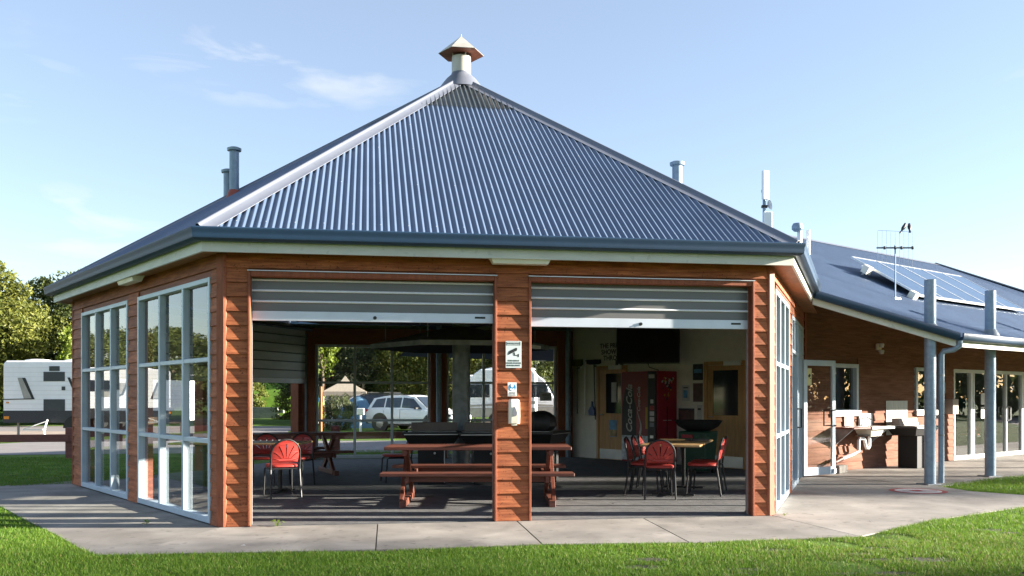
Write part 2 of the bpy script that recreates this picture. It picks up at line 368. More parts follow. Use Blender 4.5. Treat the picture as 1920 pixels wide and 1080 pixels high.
def circ(cx, cy, r, n=24, a0=0, a1=2*math.pi, end=False):
    k = n if not end else n-1
    return [(cx+r*math.cos(a0+(a1-a0)*i/k), cy+r*math.sin(a0+(a1-a0)*i/k)) for i in range(n)]

# ------------------------------------------------------------------ ground, paths, roads
def sheet(name, pts, z, m, label=None):
    b = MB(); b.add([(x, y, z) for x, y in pts], [tuple(range(len(pts)))])
    return tag(b.build(name, m, fix=False), kind='structure')
sheet('lawn', [(-700, -300), (700, -300), (700, 900), (-700, 900)], -.013, M['lawn'])
sheet('road', [(-60, 18.5), (-20, 21.3), (-9, 22.9), (3, 24.4), (18, 27.5), (60, 34), (60, 41), (16, 33.5), (2, 30.4), (-7, 29.6), (-8.4, 34), (-9.5, 38.5), (-9.8, 45), (-26, 45.5), (-26, 38.5), (-14.5, 37), (-14, 33), (-16, 27), (-21, 24.6), (-60, 21.8)], -.006, M['asphalt'])
sheet('gravel_site', [(-60, 29.2), (-16.5, 29.2), (-15.6, 38), (-60, 38)], -.002, M['gravel'])
sheet('gravel_site', [(-1.8, 39), (30, 41), (30, 60), (-1.8, 60)], -.002, M['gravel'])
CX_, CY_ = -.88, 15.72; SIDE = 6.32; APO = SIDE*math.cos(R(30))
def PV(k): a = R(-111.1+60*k); return Vector((SIDE*math.cos(a), SIDE*math.sin(a), 0))
CEN = Vector((CX_, CY_, 0))
def PW(k): return CEN+PV(k)
def cdir(k): a = R(-111.1+60*k); return Vector((math.cos(a), math.sin(a), 0))
FB = [R(8.9+60*k) for k in range(6)]
MB_ANG = R(38.9); P2 = PW(2)
def WG(x, y, z=0):
    return Vector((P2.x+x*math.cos(MB_ANG)-y*math.sin(MB_ANG), P2.y+x*math.sin(MB_ANG)+y*math.cos(MB_ANG), z))

pav = MB()
outl = [(-8.5, 14.12), (-6.65, 11.78), (-5.38, 10.17), (-4.59, 9.19), (-3.97, 8.38), (-3.71, 8.1), (-3.16, 8.15), (-2.23, 8.24), (-1.17, 8.32), (.2, 8.65), (1.76, 8.78), (3.5, 9.15), (4.83, 10.39), (6.59, 11.67), (9, 12.6), (22, 13.6), (22, 15), (9, 13.5), (7.38, 13.08), (6.9, 13.6), (6.75, 14.34), (7.1, 14.72)]
far = WG(16, -2.75); wl = WG(16, .1); w0 = WG(0, .1)
outl += [(far.x, far.y), (wl.x, wl.y), (w0.x, w0.y), (1.3, 21.6), (-4.85, 20.6), (-7.2, 14.9)]
pavement = tag(pav.add([(x, y, -.0095) for x, y in outl], [tuple(range(len(outl)))]).build('pavement', M['joint'], fix=False), kind='structure')
def slab(pts, gap=.008, z=0.0):
    if z == 0: gap = max(gap, .0045)
    c = Vector((sum(p[0] for p in pts)/len(pts), sum(p[1] for p in pts)/len(pts)))
    # shrink each edge inwards by gap
    n = len(pts); q = []
    ar = sum(pts[i][0]*pts[(i+1) % n][1]-pts[(i+1) % n][0]*pts[i][1] for i in range(n))
    pp = [Vector(p) for p in (pts if ar > 0 else pts[::-1])]
    for i in range(n):
        a, b, d = pp[i-1], pp[i], pp[(i+1) % n]
        e1 = (b-a).normalized(); e2 = (d-b).normalized()
        n1 = Vector((-e1.y, e1.x)); n2 = Vector((-e2.y, e2.x))
        mt = (n1+n2); k = gap/max(.35, mt.dot(n1)) if mt.length > .1 else gap
        q.append(b+mt*k)
    b = MB(); b.prism([tuple(v) for v in q], -.06, z, 'z')
    return b.build('concrete_slab', M['concrete'], pavement)
f0, f1 = PW(0), PW(1); u0 = (f1-f0).normalized()
def fr(s): p = f0+u0*s; return (p.x, p.y)
slab([fr(0), (-3.48, 8.105), (-2.23, 8.24), (-1.26, 8.37), fr(1.68)], .004)
slab([fr(1.68), (-1.26, 8.37), (.29, 8.68), fr(3.25)])
slab([fr(3.25), (.29, 8.68), (1.72, 8.79), fr(4.74)])
slab([fr(4.74), (1.72, 8.79), (3.52, 9.17), fr(6.33)])
pl5 = PW(5); ul = (pl5-f0).normalized()
def lf(s): p = f0+ul*s; return (p.x, p.y)
slab([lf(0), (-3.48, 8.105), (-3.71, 8.1), (-3.97, 8.38), (-4.59, 9.19), (-5.38, 10.17), lf(1.9)], .0008, -.0025)
slab([lf(1.9), (-5.38, 10.17), (-6.65, 11.78), lf(4.0)], .0008, -.0045)
slab([lf(4.0), (-6.65, 11.78), (-8.5, 14.12), (-7.36, 15.42), lf(6.35)], .0008, -.0065)
# right-hand apron
p1 = PW(1); ur = (P2-p1).normalized()
def rf(s): p = p1+ur*s; return (p.x, p.y)
a0 = WG(0, -2.75); a1 = WG(-.2, -.02)
slab([fr(6.33), (3.52, 9.17), (4.83, 10.39), (6.59, 11.67), (7.2, 11.93), (6.05, 13.05), rf(2.4)], .004)
slab([rf(2.4), (6.05, 13.05), (6.9, 13.6), (6.75, 14.34), (6.9, 14.45), rf(6.0)], .004)
slab([(6.05, 13.05), (7.2, 11.93), (9, 12.6), (22, 13.6), (22, 15), (9, 13.5), (7.38, 13.08), (6.9, 13.6)], .003)
def wq(x0, x1): 
    q = [WG(x0, -2.72), WG(x1, -2.72), WG(x1, .05), WG(x0, .05)]; return [(v.x, v.y) for v in q]
q = wq(-.25, 3.4); q[0] = (6.9, 14.45); q[3] = rf(6.1); slab(q, .004)
for xa, xb in ((3.4, 6.6), (6.6, 9.8), (9.8, 13), (13, 16)): slab(wq(xa, xb), .004)

# worn round marking on the slab by the post
b = MB(); b.lathe([(.001, .0), (.27, .0), (.27, .003), (.001, .003)], n=40)
mk = MB()
def ring(r0, r1, z, n=48):
    vs = []; fs = []
    for i in range(n):
        a = 2*math.pi*i/n; vs += [(r0*math.cos(a), r0*math.sin(a), z), (r1*math.cos(a), r1*math.sin(a), z)]
    for i in range(n): fs.append((2*i, 2*i+1, (2*i+3) % (2*n), (2*i+2) % (2*n)))
    return vs, fs
mk.add(*ring(.33, .41, .004)); mk.add(*ring(.0001, .33, .004), m=1)
mk.add([(-.26, -.02, .007), (.26, -.1, .007), (.27, -.05, .007), (-.25, .03, .007)], [(0, 1, 2, 3)])
mk.add([(-.09, -.10, .008), (.07, -.10, .008), (.07, .10, .008), (-.09, .10, .008)], [(0, 1, 2, 3)])
o = mk.build('painted_marking', [M['markred'], M['markwhite']], pavement, (6.1, 13.62, 0), R(10), fix=False)

# ------------------------------------------------------------------ pavilion
pv = thing('pavilion', 'six sided timber pavilion with steep blue corrugated roof and two wide front openings', 'building', CEN)
ROW = .156; BT = .028
_bm = {}
def board_mesh(L, h, m):
    key = (round(L, 3), round(h, 3), m)
    if key not in _bm:
        b = MB(); ov = .014
        prof = [(-BT, 0), (.002, 0), (.002, h+ov), (-.006, h+ov)]
        b.prism(prof, 0, L, 'x'); _bm[key] = b.mesh('weatherboard', M[m])
    return _bm[key]
def cut(a, b, ops):
    iv = [(a, b)]
    for (x0, x1) in ops:
        nv = []
        for (p, q) in iv:
            if x1 <= p or x0 >= q: nv.append((p, q)); continue
            if x0 > p: nv.append((p, x0))
            if x1 < q: nv.append((x1, q))
        iv = nv
    return [(p, q) for p, q in iv if q-p > .02]
def boards(parent, xa, xb, ztop, ops, m='board', split=0, z0=.004):
    r = 0
    while z0+r*ROW < ztop-.03:
        z = z0+r*ROW; h = min(ROW, ztop-z-.014)
        oc = [(o[0], o[1]) for o in ops if z < o[3]-.02 and z+ROW > o[2]+.04]
        for (p, q) in cut(xa, xb, oc):
            segs = [(p, q)]
            if split and q-p > split*1.3:
                k = p+split*(.6+.4*((r*37) % 10)/10); segs = [(p, k-.0015), (k+.0015, q)]
            for (s0, s1) in segs:
                link('weatherboard', board_mesh(s1-s0, h, m), parent, (s0, 0, z))
        r += 1
def wall_part(root, name, loc, rz, L, ztop, ops, th=.17, mo='inner', mi='inner', y0=.003, x0=0.):
    b = MB()
    xs = sorted(set([x0, L]+[v for o in ops for v in o[:2]]))
    for a, c in zip(xs[:-1], xs[1:]):
        mid = (a+c)/2; op = [o for o in ops if o[0] < mid < o[1]]
        if not op: b.box(a, c, y0, y0+th, 0, ztop); continue
        o = op[0]
        if o[2] > .06: b.box(a, c, y0, y0+th, 0, o[2])
        if o[3] < ztop: b.box(a, c, y0, y0+th, o[3], ztop)
    return b.build(name, [M[mi]], root, loc, rz)
def window(root, loc, rz, x0, x1, z0, z1, nc=3, nr=3, w_=.055, dp=(-.032, .055), m='frame', g='glass', rows=None):
    b = MB()
    b.box(x0, x0+w_, dp[0], dp[1], z0, z1); b.box(x1-w_, x1, dp[0], dp[1], z0, z1)
    b.box(x0+w_, x1-w_, dp[0], dp[1], z0, z0+w_*1.3); b.box(x0+w_, x1-w_, dp[0], dp[1], z1-w_, z1)
    cw = (x1-x0-w_)/nc; zs = rows or [z0+(z1-z0)*i/nr for i in range(nr+1)]
    for i in range(1, nc): b.box(x0+cw*i, x0+cw*i+w_, dp[0]+.003, dp[1]-.003, z0+w_*1.3, z1-w_)
    for j in range(1, len(zs)-1):
        for i in range(nc): b.box(x0+cw*i+w_, x0+cw*(i+1), dp[0]+.006, dp[1]-.006, zs[j]-w_*.45, zs[j]+w_*.45)
    f = b.build('window_frame', M[m], root, loc, rz, bevel=.004)
    for i in range(nc):
        for j in range(len(zs)-1):
            za = zs[j]+(w_*1.3 if j == 0 else w_*.45)-.002; zb = zs[j+1]-(w_ if j == len(zs)-2 else w_*.45)+.002
            p = MB().box(x0+cw*i+w_-.002, x0+cw*(i+1)+.002, .030, .036, za, zb)
            p.build('pane', M[g], f)
    return f
W_OP = (.25, 2.85); W_OP2 = (3.30, 5.74)
ZW = 2.735; ZT = 2.975
def face_frame(k): return PV(k), FB[k]
def trim(parent, x0, x1, z0, z1, y0=-.034, y1=.0, name='trim'):
    return MB().box(x0, x1, y0, y1, z0, z1).build(name, M['trim'], parent, bevel=.003)
# face 0: two roller openings
loc, rz = face_frame(0)
ops0 = [(.313, 2.99, 0, 2.745), (3.409, 6.07, 0, 2.745)]
w0_ = wall_part(pv, 'wall', loc, rz, SIDE, ZT, ops0)
bo = [(.288, 3.015, 0, 2.80), (3.384, 6.095, 0, 2.80)]
boards(w0_, .062, SIDE-.05, ZT, bo)
for (a, c, _, zt) in ops0:
    trim(w0_, a-.025, a, 0.002, zt+.03, -.042, .17+.003); trim(w0_, c, c+.025, 0.002, zt+.03, -.042, .17+.003)
    trim(w0_, a, c, zt-.02, zt+.034, -.030, .17)
    MB().box(a-.03, c+.03, -.045, 0, zt+.036, zt+.044).add([], []).build('head_flashing', M['alu'], w0_)
def shutter(root, loc, rz, x0, x1, zb, zt, pitch, y, label=None, sticker=True, ms='slat'):
    f = MB(); f.box(x0-.03, x0+.0, y-.02, y+.03, 0, zt); f.box(x1, x1+.03, y-.02, y+.03, 0, zt)
    dr = .15 if ms == 'slat' else .03
    f.lathe([(.001, 0), (dr, 0), (dr, x1-x0-.02), (.001, x1-x0-.02)], n=14)
    k = len(f.v)-14*4
    for i in range(k, len(f.v)):
        vx, vy, vz = f.v[i]; f.v[i] = (x0+.01+vz, y+.17+vx, zt+.07+vy)
    sh = f.build('roller_shutter', M['galv_dark'], root, loc, rz)
    n = int((zt-zb-.11)/pitch)+1
    sl = MB().prism([(0, 0), (0, pitch-.026), (.006, pitch-.026), (.006, 0)], x0, x1, 'x')
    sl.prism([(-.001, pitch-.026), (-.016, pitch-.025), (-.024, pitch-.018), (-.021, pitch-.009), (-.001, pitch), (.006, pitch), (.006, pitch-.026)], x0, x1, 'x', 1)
    if ms != 'slat': sl.v = [(x, -y*1.2, z) for x, y, z in sl.v]
    sl = sl.mesh('slat', [M[ms], M['rib_glint'] if ms == 'slat' else M['galv_dark']])
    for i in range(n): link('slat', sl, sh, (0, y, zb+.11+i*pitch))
    rl = MB().box(x0, x1, y-.014, y+.014, zb, zb+.108).build('bottom_rail', M['rail'], sh, bevel=.004)
    lk = MB().lathe([(.001, 0), (.02, 0), (.02, .012), (.008, .012), (.008, .02), (.001, .02)], n=12)
    lk.xf(Matrix.Rotation(R(90), 4, 'X')).build('lock', M['black'], sh, ((x0+x1)/2, y-.014, zb+.045))
    if sticker: MB().box(x1-.21, x1-.09, y-.018, y-.0142, zb+.052, zb+.074).build('sticker', M['ink'], sh)
    return sh
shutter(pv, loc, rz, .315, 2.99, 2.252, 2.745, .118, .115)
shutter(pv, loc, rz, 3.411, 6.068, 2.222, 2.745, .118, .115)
# face 5: two window walls on the left
loc, rz = face_frame(5)
wops = [(.584, 3.023, 0, ZW), (3.472, 6.071, 0, ZW)]
w5_ = wall_part(pv, 'wall', loc, rz, SIDE, ZT, wops)
boards(w5_, .05, SIDE-.062, ZT, [(o[0]-.006, o[1]+.006, 0, ZW+.02) for o in wops])
for o in wops: window(pv, loc, rz, o[0], o[1], .012, ZW)
# face 1: windows and glazed entrance on the right
loc, rz = face_frame(1)
rops = [(.25, 2.5, 0, ZW), (3.1, 5.9, 0, 2.66)]
w1_ = wall_part(pv, 'wall', loc, rz, SIDE, ZT, rops)
boards(w1_, .05, SIDE-.05, ZT, [(.215, 2.535, 0, ZW+.05), (3.09, 5.91, 0, 2.67)])
for a, c in ((.216, .248), (2.502, 2.534)): trim(w1_, a, c, .002, ZW+.03)
trim(w1_, .216, 2.534, ZW+.002, ZW+.034, -.04)
window(pv, loc, rz, .25, 2.5, .012, ZW)
b = MB()
for x in (3.1, 4.32, 4.55, 5.50, 5.84): b.box(x, x+.06, -.03, .08, 0, 2.66)
for xa, xb in ((3.16, 4.32), (4.38, 4.55), (4.61, 5.50), (5.56, 5.84)):
    b.box(xa, xb, -.027, .077, 2.09, 2.15); b.box(xa, xb, -.027, .077, 2.60, 2.66)
for xa, xb in ((3.16, 4.32), (4.38, 4.55), (5.56, 5.84)): b.box(xa, xb, -.027, .077, 0, .08)
b.box(3.70, 3.75, -.025, .075, 2.15, 2.60); b.box(5.03, 5.08, -.025, .075, 2.15, 2.60)
ef = b.build('entrance_frame', M['frame'], pv, loc, rz, bevel=.003)
for xa, xb, za, zb in ((3.16, 3.70, 2.15, 2.6), (3.75, 4.32, 2.15, 2.6), (4.61, 5.03, 2.15, 2.6), (5.08, 5.5, 2.15, 2.6), (3.16, 4.32, .08, 2.09), (4.38, 4.55, .08, 2.09), (5.56, 5.84, .08, 2.09)):
    MB().box(xa-.002, xb+.002, .03, .036, za-.002, zb+.002).build('pane', M['glass_dark'], ef)
h = MB(); h.tube([(4.25, -.03, .92), (4.25, -.09, .92), (4.25, -.09, 1.22), (4.25, -.03, 1.22)], .014, 8); h.build('handle', M['black'], ef, smooth=True)
for zz in (.35, 1.05, 1.8): MB().box(5.49, 5.53, -.055, -.028, zz-.05, zz+.05).build('hinge', M['frame_dark'], ef)
# open glass door leaf
hd = rf(5.52); dl = thing  # hinge point
dp = (Vector((hd[0], hd[1], 0))-CEN) + Vector((.03, -.05, 0))
b = MB(); b.box(0, .09, -.02, .02, .03, 2.07); b.box(.75, .84, -.02, .02, .03, 2.07); b.box(.09, .75, -.02, .02, .03, .17); b.box(.09, .75, -.02, .02, 1.97, 2.07)
door = b.build('glass_door', M['frame'], pv, dp, R(32), bevel=.003)
door['label'] = 'glazed entrance door swung wide open on its hinges'
MB().box(.088, .752, -.003, .003, .168, 1.972).build('pane', M['glass'], door)
h = MB()
for sy in (-1, 1): h.tube([(.795, sy*.02, .90), (.795, sy*.06, .90), (.65, sy*.085, .90), (.65, sy*.085, 1.18), (.795, sy*.06, 1.18), (.795, sy*.02, 1.18)], .013, 8)
h.build('handle', M['black'], door, smooth=True)
MB().box(.76, .83, -.05, -.02, .05, .13).build('door_bolt', M['frame_dark'], door)
st = MB().box(.10, .21, -.008, -.0045, 1.62, 1.92).build('camera_sticker', M['signyellow'], door)
stk = MB(); stk.prism([(.115, 1.79), (.165, 1.83), (.185, 1.79), (.14, 1.75)], -.0105, -.009, 'y'); stk.box(.165, .19, -.0105, -.009, 1.735, 1.75); stk.build('sticker_print', M['ink'], door)
# face 2: inner cream wall towards the wing
loc, rz = face_frame(2)
dops = [(.98, 1.0+.0, 0, 0)]
w2_ = MB().box(0, SIDE, -.17, 0, 0, 3.3).build('cream_wall', M['cream'], pv, loc, rz)
# face 3: window wall at the back; face 4: roller opening at the back left
loc, rz = face_frame(3)
bops = [(.35, 2.97, 0, 2.62), (3.34, 5.95, 0, 2.62)]
w3_ = wall_part(pv, 'wall', loc, rz, SIDE, ZT, bops)
for o in bops: window(pv, loc, rz, o[0], o[1], .012, 2.62, m='frame_dark', w_=.06)
for xa, xb, zt in ((.02, .345, ZT), (2.98, 3.08, 2.62), (3.24, 3.335, 2.62), (5.955, 6.30, ZT)): MB().box(xa, xb, .176, .2, 0, zt).build('timber_lining', M['trim'], w3_)
for z in range(3):
    MB().box(.35, 5.95, .174, .19, 2.635+z*.115, 2.635+z*.115+.11).build('lining_board', M['inner'], w3_)
for x in (.12, 3.16): MB().lathe([(.065, 0), (.065, 3.1)], (x, .27, 0), 14).build('downpipe', M['galv'], pv, loc, rz, smooth=True)
loc, rz = face_frame(4)
ops4 = [(.26, 2.96, 0, 2.75), (3.41, 6.05, 0, 2.75)]
w4_ = wall_part(pv, 'wall', loc, rz, SIDE, ZT, ops4)
boards(w4_, .05, SIDE-.05, ZT, [(o[0]-.02, o[1]+.02, 0, 2.78) for o in ops4])
for o in ops4:
    for x in (o[0], o[1]-.02): trim(w4_, x, x+.02, 0, 2.75, -.03, .173)
shutter(pv, loc, rz, .12, 2.98, 1.72, 2.85, .19, .25, sticker=False, ms='slat_pale')
shutter(pv, loc, rz, 3.39, 6.07, 1.72, 2.85, .19, .25, sticker=False, ms='slat_pale')
# corner posts
for k in range(6):
    if k == 2: continue
    b = MB(); s_ = .10
    a = R(-111.1+60*k)
    pr = [(-.004, -.062), (.014, -.046), (.014, .046), (-.004, .062), (-.13, .07), (-.13, -.07)]
    b.prism(pr, 0.002, ZT-.01, 'z')
    b.build('corner_post', M['trim'], pv, PV(k), a, bevel=.003)
# floor
b = MB(); b.prism([(PV(k).x*.996, PV(k).y*.996) for k in range(6)], -.04, .006, 'z')
b.build('floor', M['floor'], pv)
# eaves
def eave_pt(k, off, z): return CEN*0+cdir(k)*((APO+off)/math.cos(R(30)))+Vector((0, 0, z))
def eave(name, k, prof, m, end=1.0, smooth=False):
    r0 = [eave_pt(k, o, z) for o, z in prof]; r1 = [eave_pt(k+1, o, z) for o, z in prof]
    if end < 1: r1 = [a+(b_-a)*end for a, b_ in zip(r0, r1)]
    return MB().loft([r0, r1]).build(name, M[m], pv, smooth=smooth)
GP = [(.268, 3.085), (.275, 3.058), (.30, 3.045), (.355, 3.05), (.385, 3.07), (.392, 3.10), (.390, 3.13), (.402, 3.15), (.405, 3.175), (.395, 3.186), (.383, 3.182), (.378, 3.16), (.37, 3.10), (.268, 3.10)]
for k in (0, 5, 4, 3, 1):
    e = .64 if k == 1 else 1.
    eave('gutter', k, GP, 'gutter' if k != 1 else 'gutter', e, True)
    eave('fascia', k, [(.236, 2.942), (.266, 2.942), (.266, 3.10), (.236, 3.10)], 'fascia', e)
    eave('soffit', k, [(-.02, 2.978), (.236, 2.955), (.236, 2.967), (-.02, 2.99)], 'soffit')
# roof
ZE, ZA, RE = 3.17, 6.93, 5.805
roof = MB().lathe([(5.35, 3.02), (.2, 6.62)], n=6, a0=R(-111.1)).build('roof', M['ceiling'], pv)
slope = math.atan2(ZA-ZE, RE); SL = math.hypot(ZA-ZE, RE)
def roof_sheet(k, t0f, t1f, m, name, lift=0.):
    hw = RE*math.tan(R(30)); pitch = .0762; per = 12; A = .0125
    th = R(-111.1+60*k+30); nrm = Vector((math.cos(th), math.sin(th), 0)); u = Vector((-nrm.y, nrm.x, 0))
    up = (-nrm*math.cos(slope)+Vector((0, 0, math.sin(slope)))); nn = (nrm*math.sin(slope)+Vector((0, 0, math.cos(slope))))
    o = nrm*RE+Vector((0, 0, ZE))
    N = int(2*hw/pitch*per); vs = []; idx = []
    for i in range(N+1):
        s = -hw+2*hw*i/N; tm = SL*(1-abs(s)/hw)
        ta = max(0, t0f*SL); tb = min(t1f*SL, tm)
        if tb <= ta+.002: idx.append(None); continue
        h = A*math.asin(.95*math.cos(2*math.pi*s/pitch))/math.asin(.95)
        idx.append(len(vs))
        for t in (ta, tb): vs.append(o+u*s+up*t+nn*(h+lift))
    fs = []
    for i in range(N):
        if idx[i] is not None and idx[i+1] is not None: a, b_ = idx[i], idx[i+1]; fs.append((a, b_, b_+1, a+1))
    mb = MB().add(vs, fs)
    ob = mb.build(name, M[m], roof, smooth=False, fix=False); ob.data.shade_smooth()
    return o, u, up, nn, hw
for k in range(6):
    if k in (0, 5):
        fr_ = roof_sheet(k, 0, .755, 'roof', 'roof_sheet'); roof_sheet(k, .74, 1, 'skylight', 'skylight_sheet', .006)
        if k == 0:
            o, u, up, nn, hw = fr_; sb = MB()
            for tt, st_ in ((.03, 4), (.22, 6), (.42, 6), (.58, 6), (.752, 1), (.9, 3)):
                n_ = int(2*hw/.0762)
                for i in range(n_+1):
                    if i % st_: continue
                    s = (i-n_//2)*.0762
                    if abs(s) > hw*(1-tt)-.12: continue
                    c = o+u*s+up*(tt*SL)+nn*.014
                    sb.add([c-u*.006-up*.006, c+u*.006-up*.006, c+u*.006+up*.006, c-u*.006+up*.006, c+nn*.006], [(0, 1, 4), (1, 2, 4), (2, 3, 4), (3, 0, 4)])
            tag(sb.build('roof_screws', M['alu'], roof, fix=False), kind='stuff')
    else: roof_sheet(k, 0, 1, 'roof', 'roof_sheet')
# hip caps
for k in range(6):
    d = cdir(k); RR = RE/math.cos(R(30)); base = d*RR+Vector((0, 0, ZE)); top = d*.13+Vector((0, 0, ZA-.13*(ZA-ZE)/RR))
    ax = (top-base).normalized(); rings = []
    for p in (base+ax*.03, top):
        pr = []
        for sgn in (1, -1):
            th = R(-111.1+60*k+(30 if sgn > 0 else -30)); nrm = Vector((math.cos(th), math.sin(th), 0))
            nn = nrm*math.sin(slope)+Vector((0, 0, math.cos(slope))); ac = nn.cross(ax).normalized()
            if ac.dot(Vector((-d.y, d.x, 0)))*sgn < 0: ac = -ac
            pts = [p+nn*.014+ac*.165, p+nn*.018+ac*.035]
            pr += pts if sgn > 0 else pts[::-1]
            if sgn > 0:
                upn = Vector((0, 0, 1)); upn = (upn-ax*upn.dot(ax)).normalized()
                sd_ = ax.cross(upn)
                if sd_.dot(ac) < 0: sd_ = -sd_
                for a in range(0, 181, 30): pr.append(p+upn*(.026+.022*math.sin(R(a)))+sd_*.024*math.cos(R(a)))
        rings.append(pr+[q-Vector((0, 0, .006)) for q in pr[::-1]])
    MB().loft(rings).build('hip_cap', M['cap'], roof, smooth=True)
# flue cowl on the apex
ck = MB().lathe([(.42, 6.70), (.30, 6.86), (.26, 6.91), (.185, 6.98), (.17, 7.0), (.17, 7.02)], n=24).build('flue_collar', M['cap'], roof, smooth=True)
fl = MB(); fl.lathe([(.165, 6.9), (.165, 7.30), (.15, 7.30), (.15, 6.9)], n=24)
fl = fl.build('chimney', M['zinc'], roof, smooth=True)
cw = MB(); a0 = R(-111.1)
def hx(r, z): return [(r*math.cos(a0+i*R(60)), r*math.sin(a0+i*R(60)), z) for i in range(6)]
cw.loft([hx(.395, 7.345), hx(.40, 7.35), hx(.02, 7.655), hx(.006, 7.66), hx(.006, 7.70)], caps=True)
cw.loft([hx(.394, 7.343), hx(.03, 7.60)], m=1)
cw.build('cowl', [M['zinc'], M['inner']], roof)
br = MB()
for i in range(4):
    a = R(30+90*i); br.bar((.16*math.cos(a), .16*math.sin(a), 7.26), (.17*math.cos(a), .17*math.sin(a), 7.48), .02, .012)
br.build('cowl_brackets', M['zinc'], roof)
# steel vents on the roof
def vent(x, y, z0, z1, r, cap=True, bootm='galv', mat_='galv'):
    b = MB().lathe([(r, z0-.4), (r, z1-.05)], n=18); 
    v = b.build('roof_vent', M[mat_], roof, (x-CX_, y-CY_, 0), smooth=True)
    if cap: MB().lathe([(r*1.05, z1-.07), (r*1.45, z1-.06), (r*1.5, z1-.02), (r*.9, z1), (.005, z1+.005)], n=18).build('vent_cap', M[mat_], roof, (x-CX_, y-CY_, 0), smooth=True)
    MB().lathe([(r*2., z0-.12), (r*1.5, z0+.03), (r*1.08, z0+.12), (r*1.0, z0+.12)], n=18).build('vent_boot', M[bootm], roof, (x-CX_, y-CY_, 0), smooth=True)
vent(-4.60, 15.02, 4.72, 5.55, .078, True, 'boot')
vent(-4.78, 15.28, 4.65, 5.25, .078, True, 'galv')
vent(2.46, 13.5, 4.35, 4.92, .075, True, 'galv')

# ------------------------------------------------------------------ wing
wg = thing('side_wing', 'long low weatherboard wing with verandah posts running back from the pavilion', 'building', P2, MB_ANG)
def zr(y): return 2.38+.42*(y+2.75) if y < -1.85 else 2.758+.505*(y+1.85)
wo_ = [(.915, 1.818, 1.08, 2.06), (4.086, 4.95, 1.06, 2.05), (5.836, 13.5, 0, 2.05)]
ww = wall_part(wg, 'wall', (0, 0, 0), 0, 15.5, 3.5, wo_, .15, 'wing_board', 'wing_board')
boards(ww, .06, 15.5, 3.42, [(o[0]-.03, o[1]+.03, o[2]-.02, o[3]+.02) for o in wo_], 'wing_board', split=4.2)
MB().box(0.0, .05, -.04, .003, 0, 3.42).build('trim', M['trim'], wg)
for (a, c, z0, z1) in wo_[:2]:
    f = window(wg, (0, 0, 0), 0, a, c, z0, z1, 1, 1, w_=.075, dp=(-.05, .08), m='frame', g='glass_dark')
    MB().box(a-.03, c+.03, -.085, -.052, z0-.03, z0+.075).build('sill', M['white'], f)
# glazed doors
b = MB()
xs = [5.836, 6.72, 7.52, 7.62, 8.52, 9.42, 9.5, 10.4, 11.3, 12.4, 13.44]
for x in xs: b.box(x, x+.06, -.02, .07, 0, 2.05)
for a, c in zip(xs[:-1], xs[1:]): b.box(a+.06, c, -.017, .067, 0, .09); b.box(a+.06, c, -.017, .067, 1.97, 2.05)
for x in (6.80, 6.66): b.box(x, x+.05, -.022, .06, .09, 1.97)
gd = b.build('glazed_doors', M['frame_dark'], wg, bevel=.003)
for a, c in zip(xs[:-1], xs[1:]):
    if c-a > .2: MB().box(a+.058, c+.002, .02, .026, .088, 1.972).build('pane', M['glass_dark'], gd)
for x in (8.44, 8.64): MB().tube([(x, -.02, .85), (x, -.08, .87), (x, -.08, 1.17), (x, -.02, 1.19)], .013, 8).build('handle', M['steel'], gd, smooth=True)
for z in (.92, 1.24): MB().box(7.25, 7.48, .012, .016, z, z+.27).build('notice', M['poster_white'], gd)
# rooms behind the glass
b = MB(); b.box(.3, 15.4, 4.0, 4.1, 0, 2.7); b.box(.2, .3, .3, 4, 0, 2.7); b.box(5.2, 5.3, .3, 4, 0, 2.7); b.box(15.3, 15.4, .3, 4, 0, 2.7)
rm = b.build('room_walls', M['roomwall'], wg)
MB().box(5.3, 15.3, 3.985, 3.998, 1.05, 1.40).build('wall_band', M['teal'], rm)
MB().box(.2, 15.4, .16, 4.1, 2.62, 2.7).build('room_ceiling', M['white'], wg)
MB().box(.2, 15.4, .16, 4.1, -.03, .005).build('room_floor', M['floor'], wg)
b = MB(); b.box(.2, 15.5, 6.2, 6.35, 0, 2.6); b.box(15.35, 15.5, .2, 6.2, 0, 2.9); b.build('rear_wall', M['wing_board'], wg)
# wing roof
def ymin(x):
    if x >= .06: return -2.78
    if x >= -1.86: return -2.78+(.06-x)*(1.30/1.92)
    return -1.46+(-1.86-x)*4.61/1.34
wr = MB(); pitch = .0762; per = 8; A = .0095
vs = []; idx = []; N = int((17.3+3.15)/pitch*per)
for i in range(N+1):
    x = -3.15+i*pitch/per; h = A*math.cos(2*math.pi*x/pitch)
    ya = ymin(x); yb = 3.15 if x < 11.53 else 3.15-(x-11.53)
    if yb <= ya+.01: idx.append(None); continue
    idx.append(len(vs)); ym = min(max(ya, -1.87), yb)
    for y in (ya, ym, max(ym, min(yb, -1.85)), yb): vs.append((x, y, zr(y)+h+(.012 if y > -1.86 else 0)))
fs = []
for i in range(N):
    if idx[i] is not None and idx[i+1] is not None:
        a, b_ = idx[i], idx[i+1]
        for j in range(3): fs.append((a+j, b_+j, b_+j+1, a+j+1))
wroof = MB().add(vs, fs).build('roof', M['roof'], wg, fix=False); wroof.data.shade_smooth()
MB().loft([[(-2.9, 3.15+dy, 5.283+dz) for dy, dz in ((-.18, -.06), (0, .03), (.18, -.06), (0, .0))], [(11.55, 3.15+dy, 5.283+dz) for dy, dz in ((-.18, -.06), (0, .03), (.18, -.06), (0, .0))]]).build('ridge_cap', M['cap'], wroof)
MB().bar((11.45, 3.2, 5.30), (17.4, -2.75, 2.405), .34, .03).build('hip_cap', M['cap'], wroof)
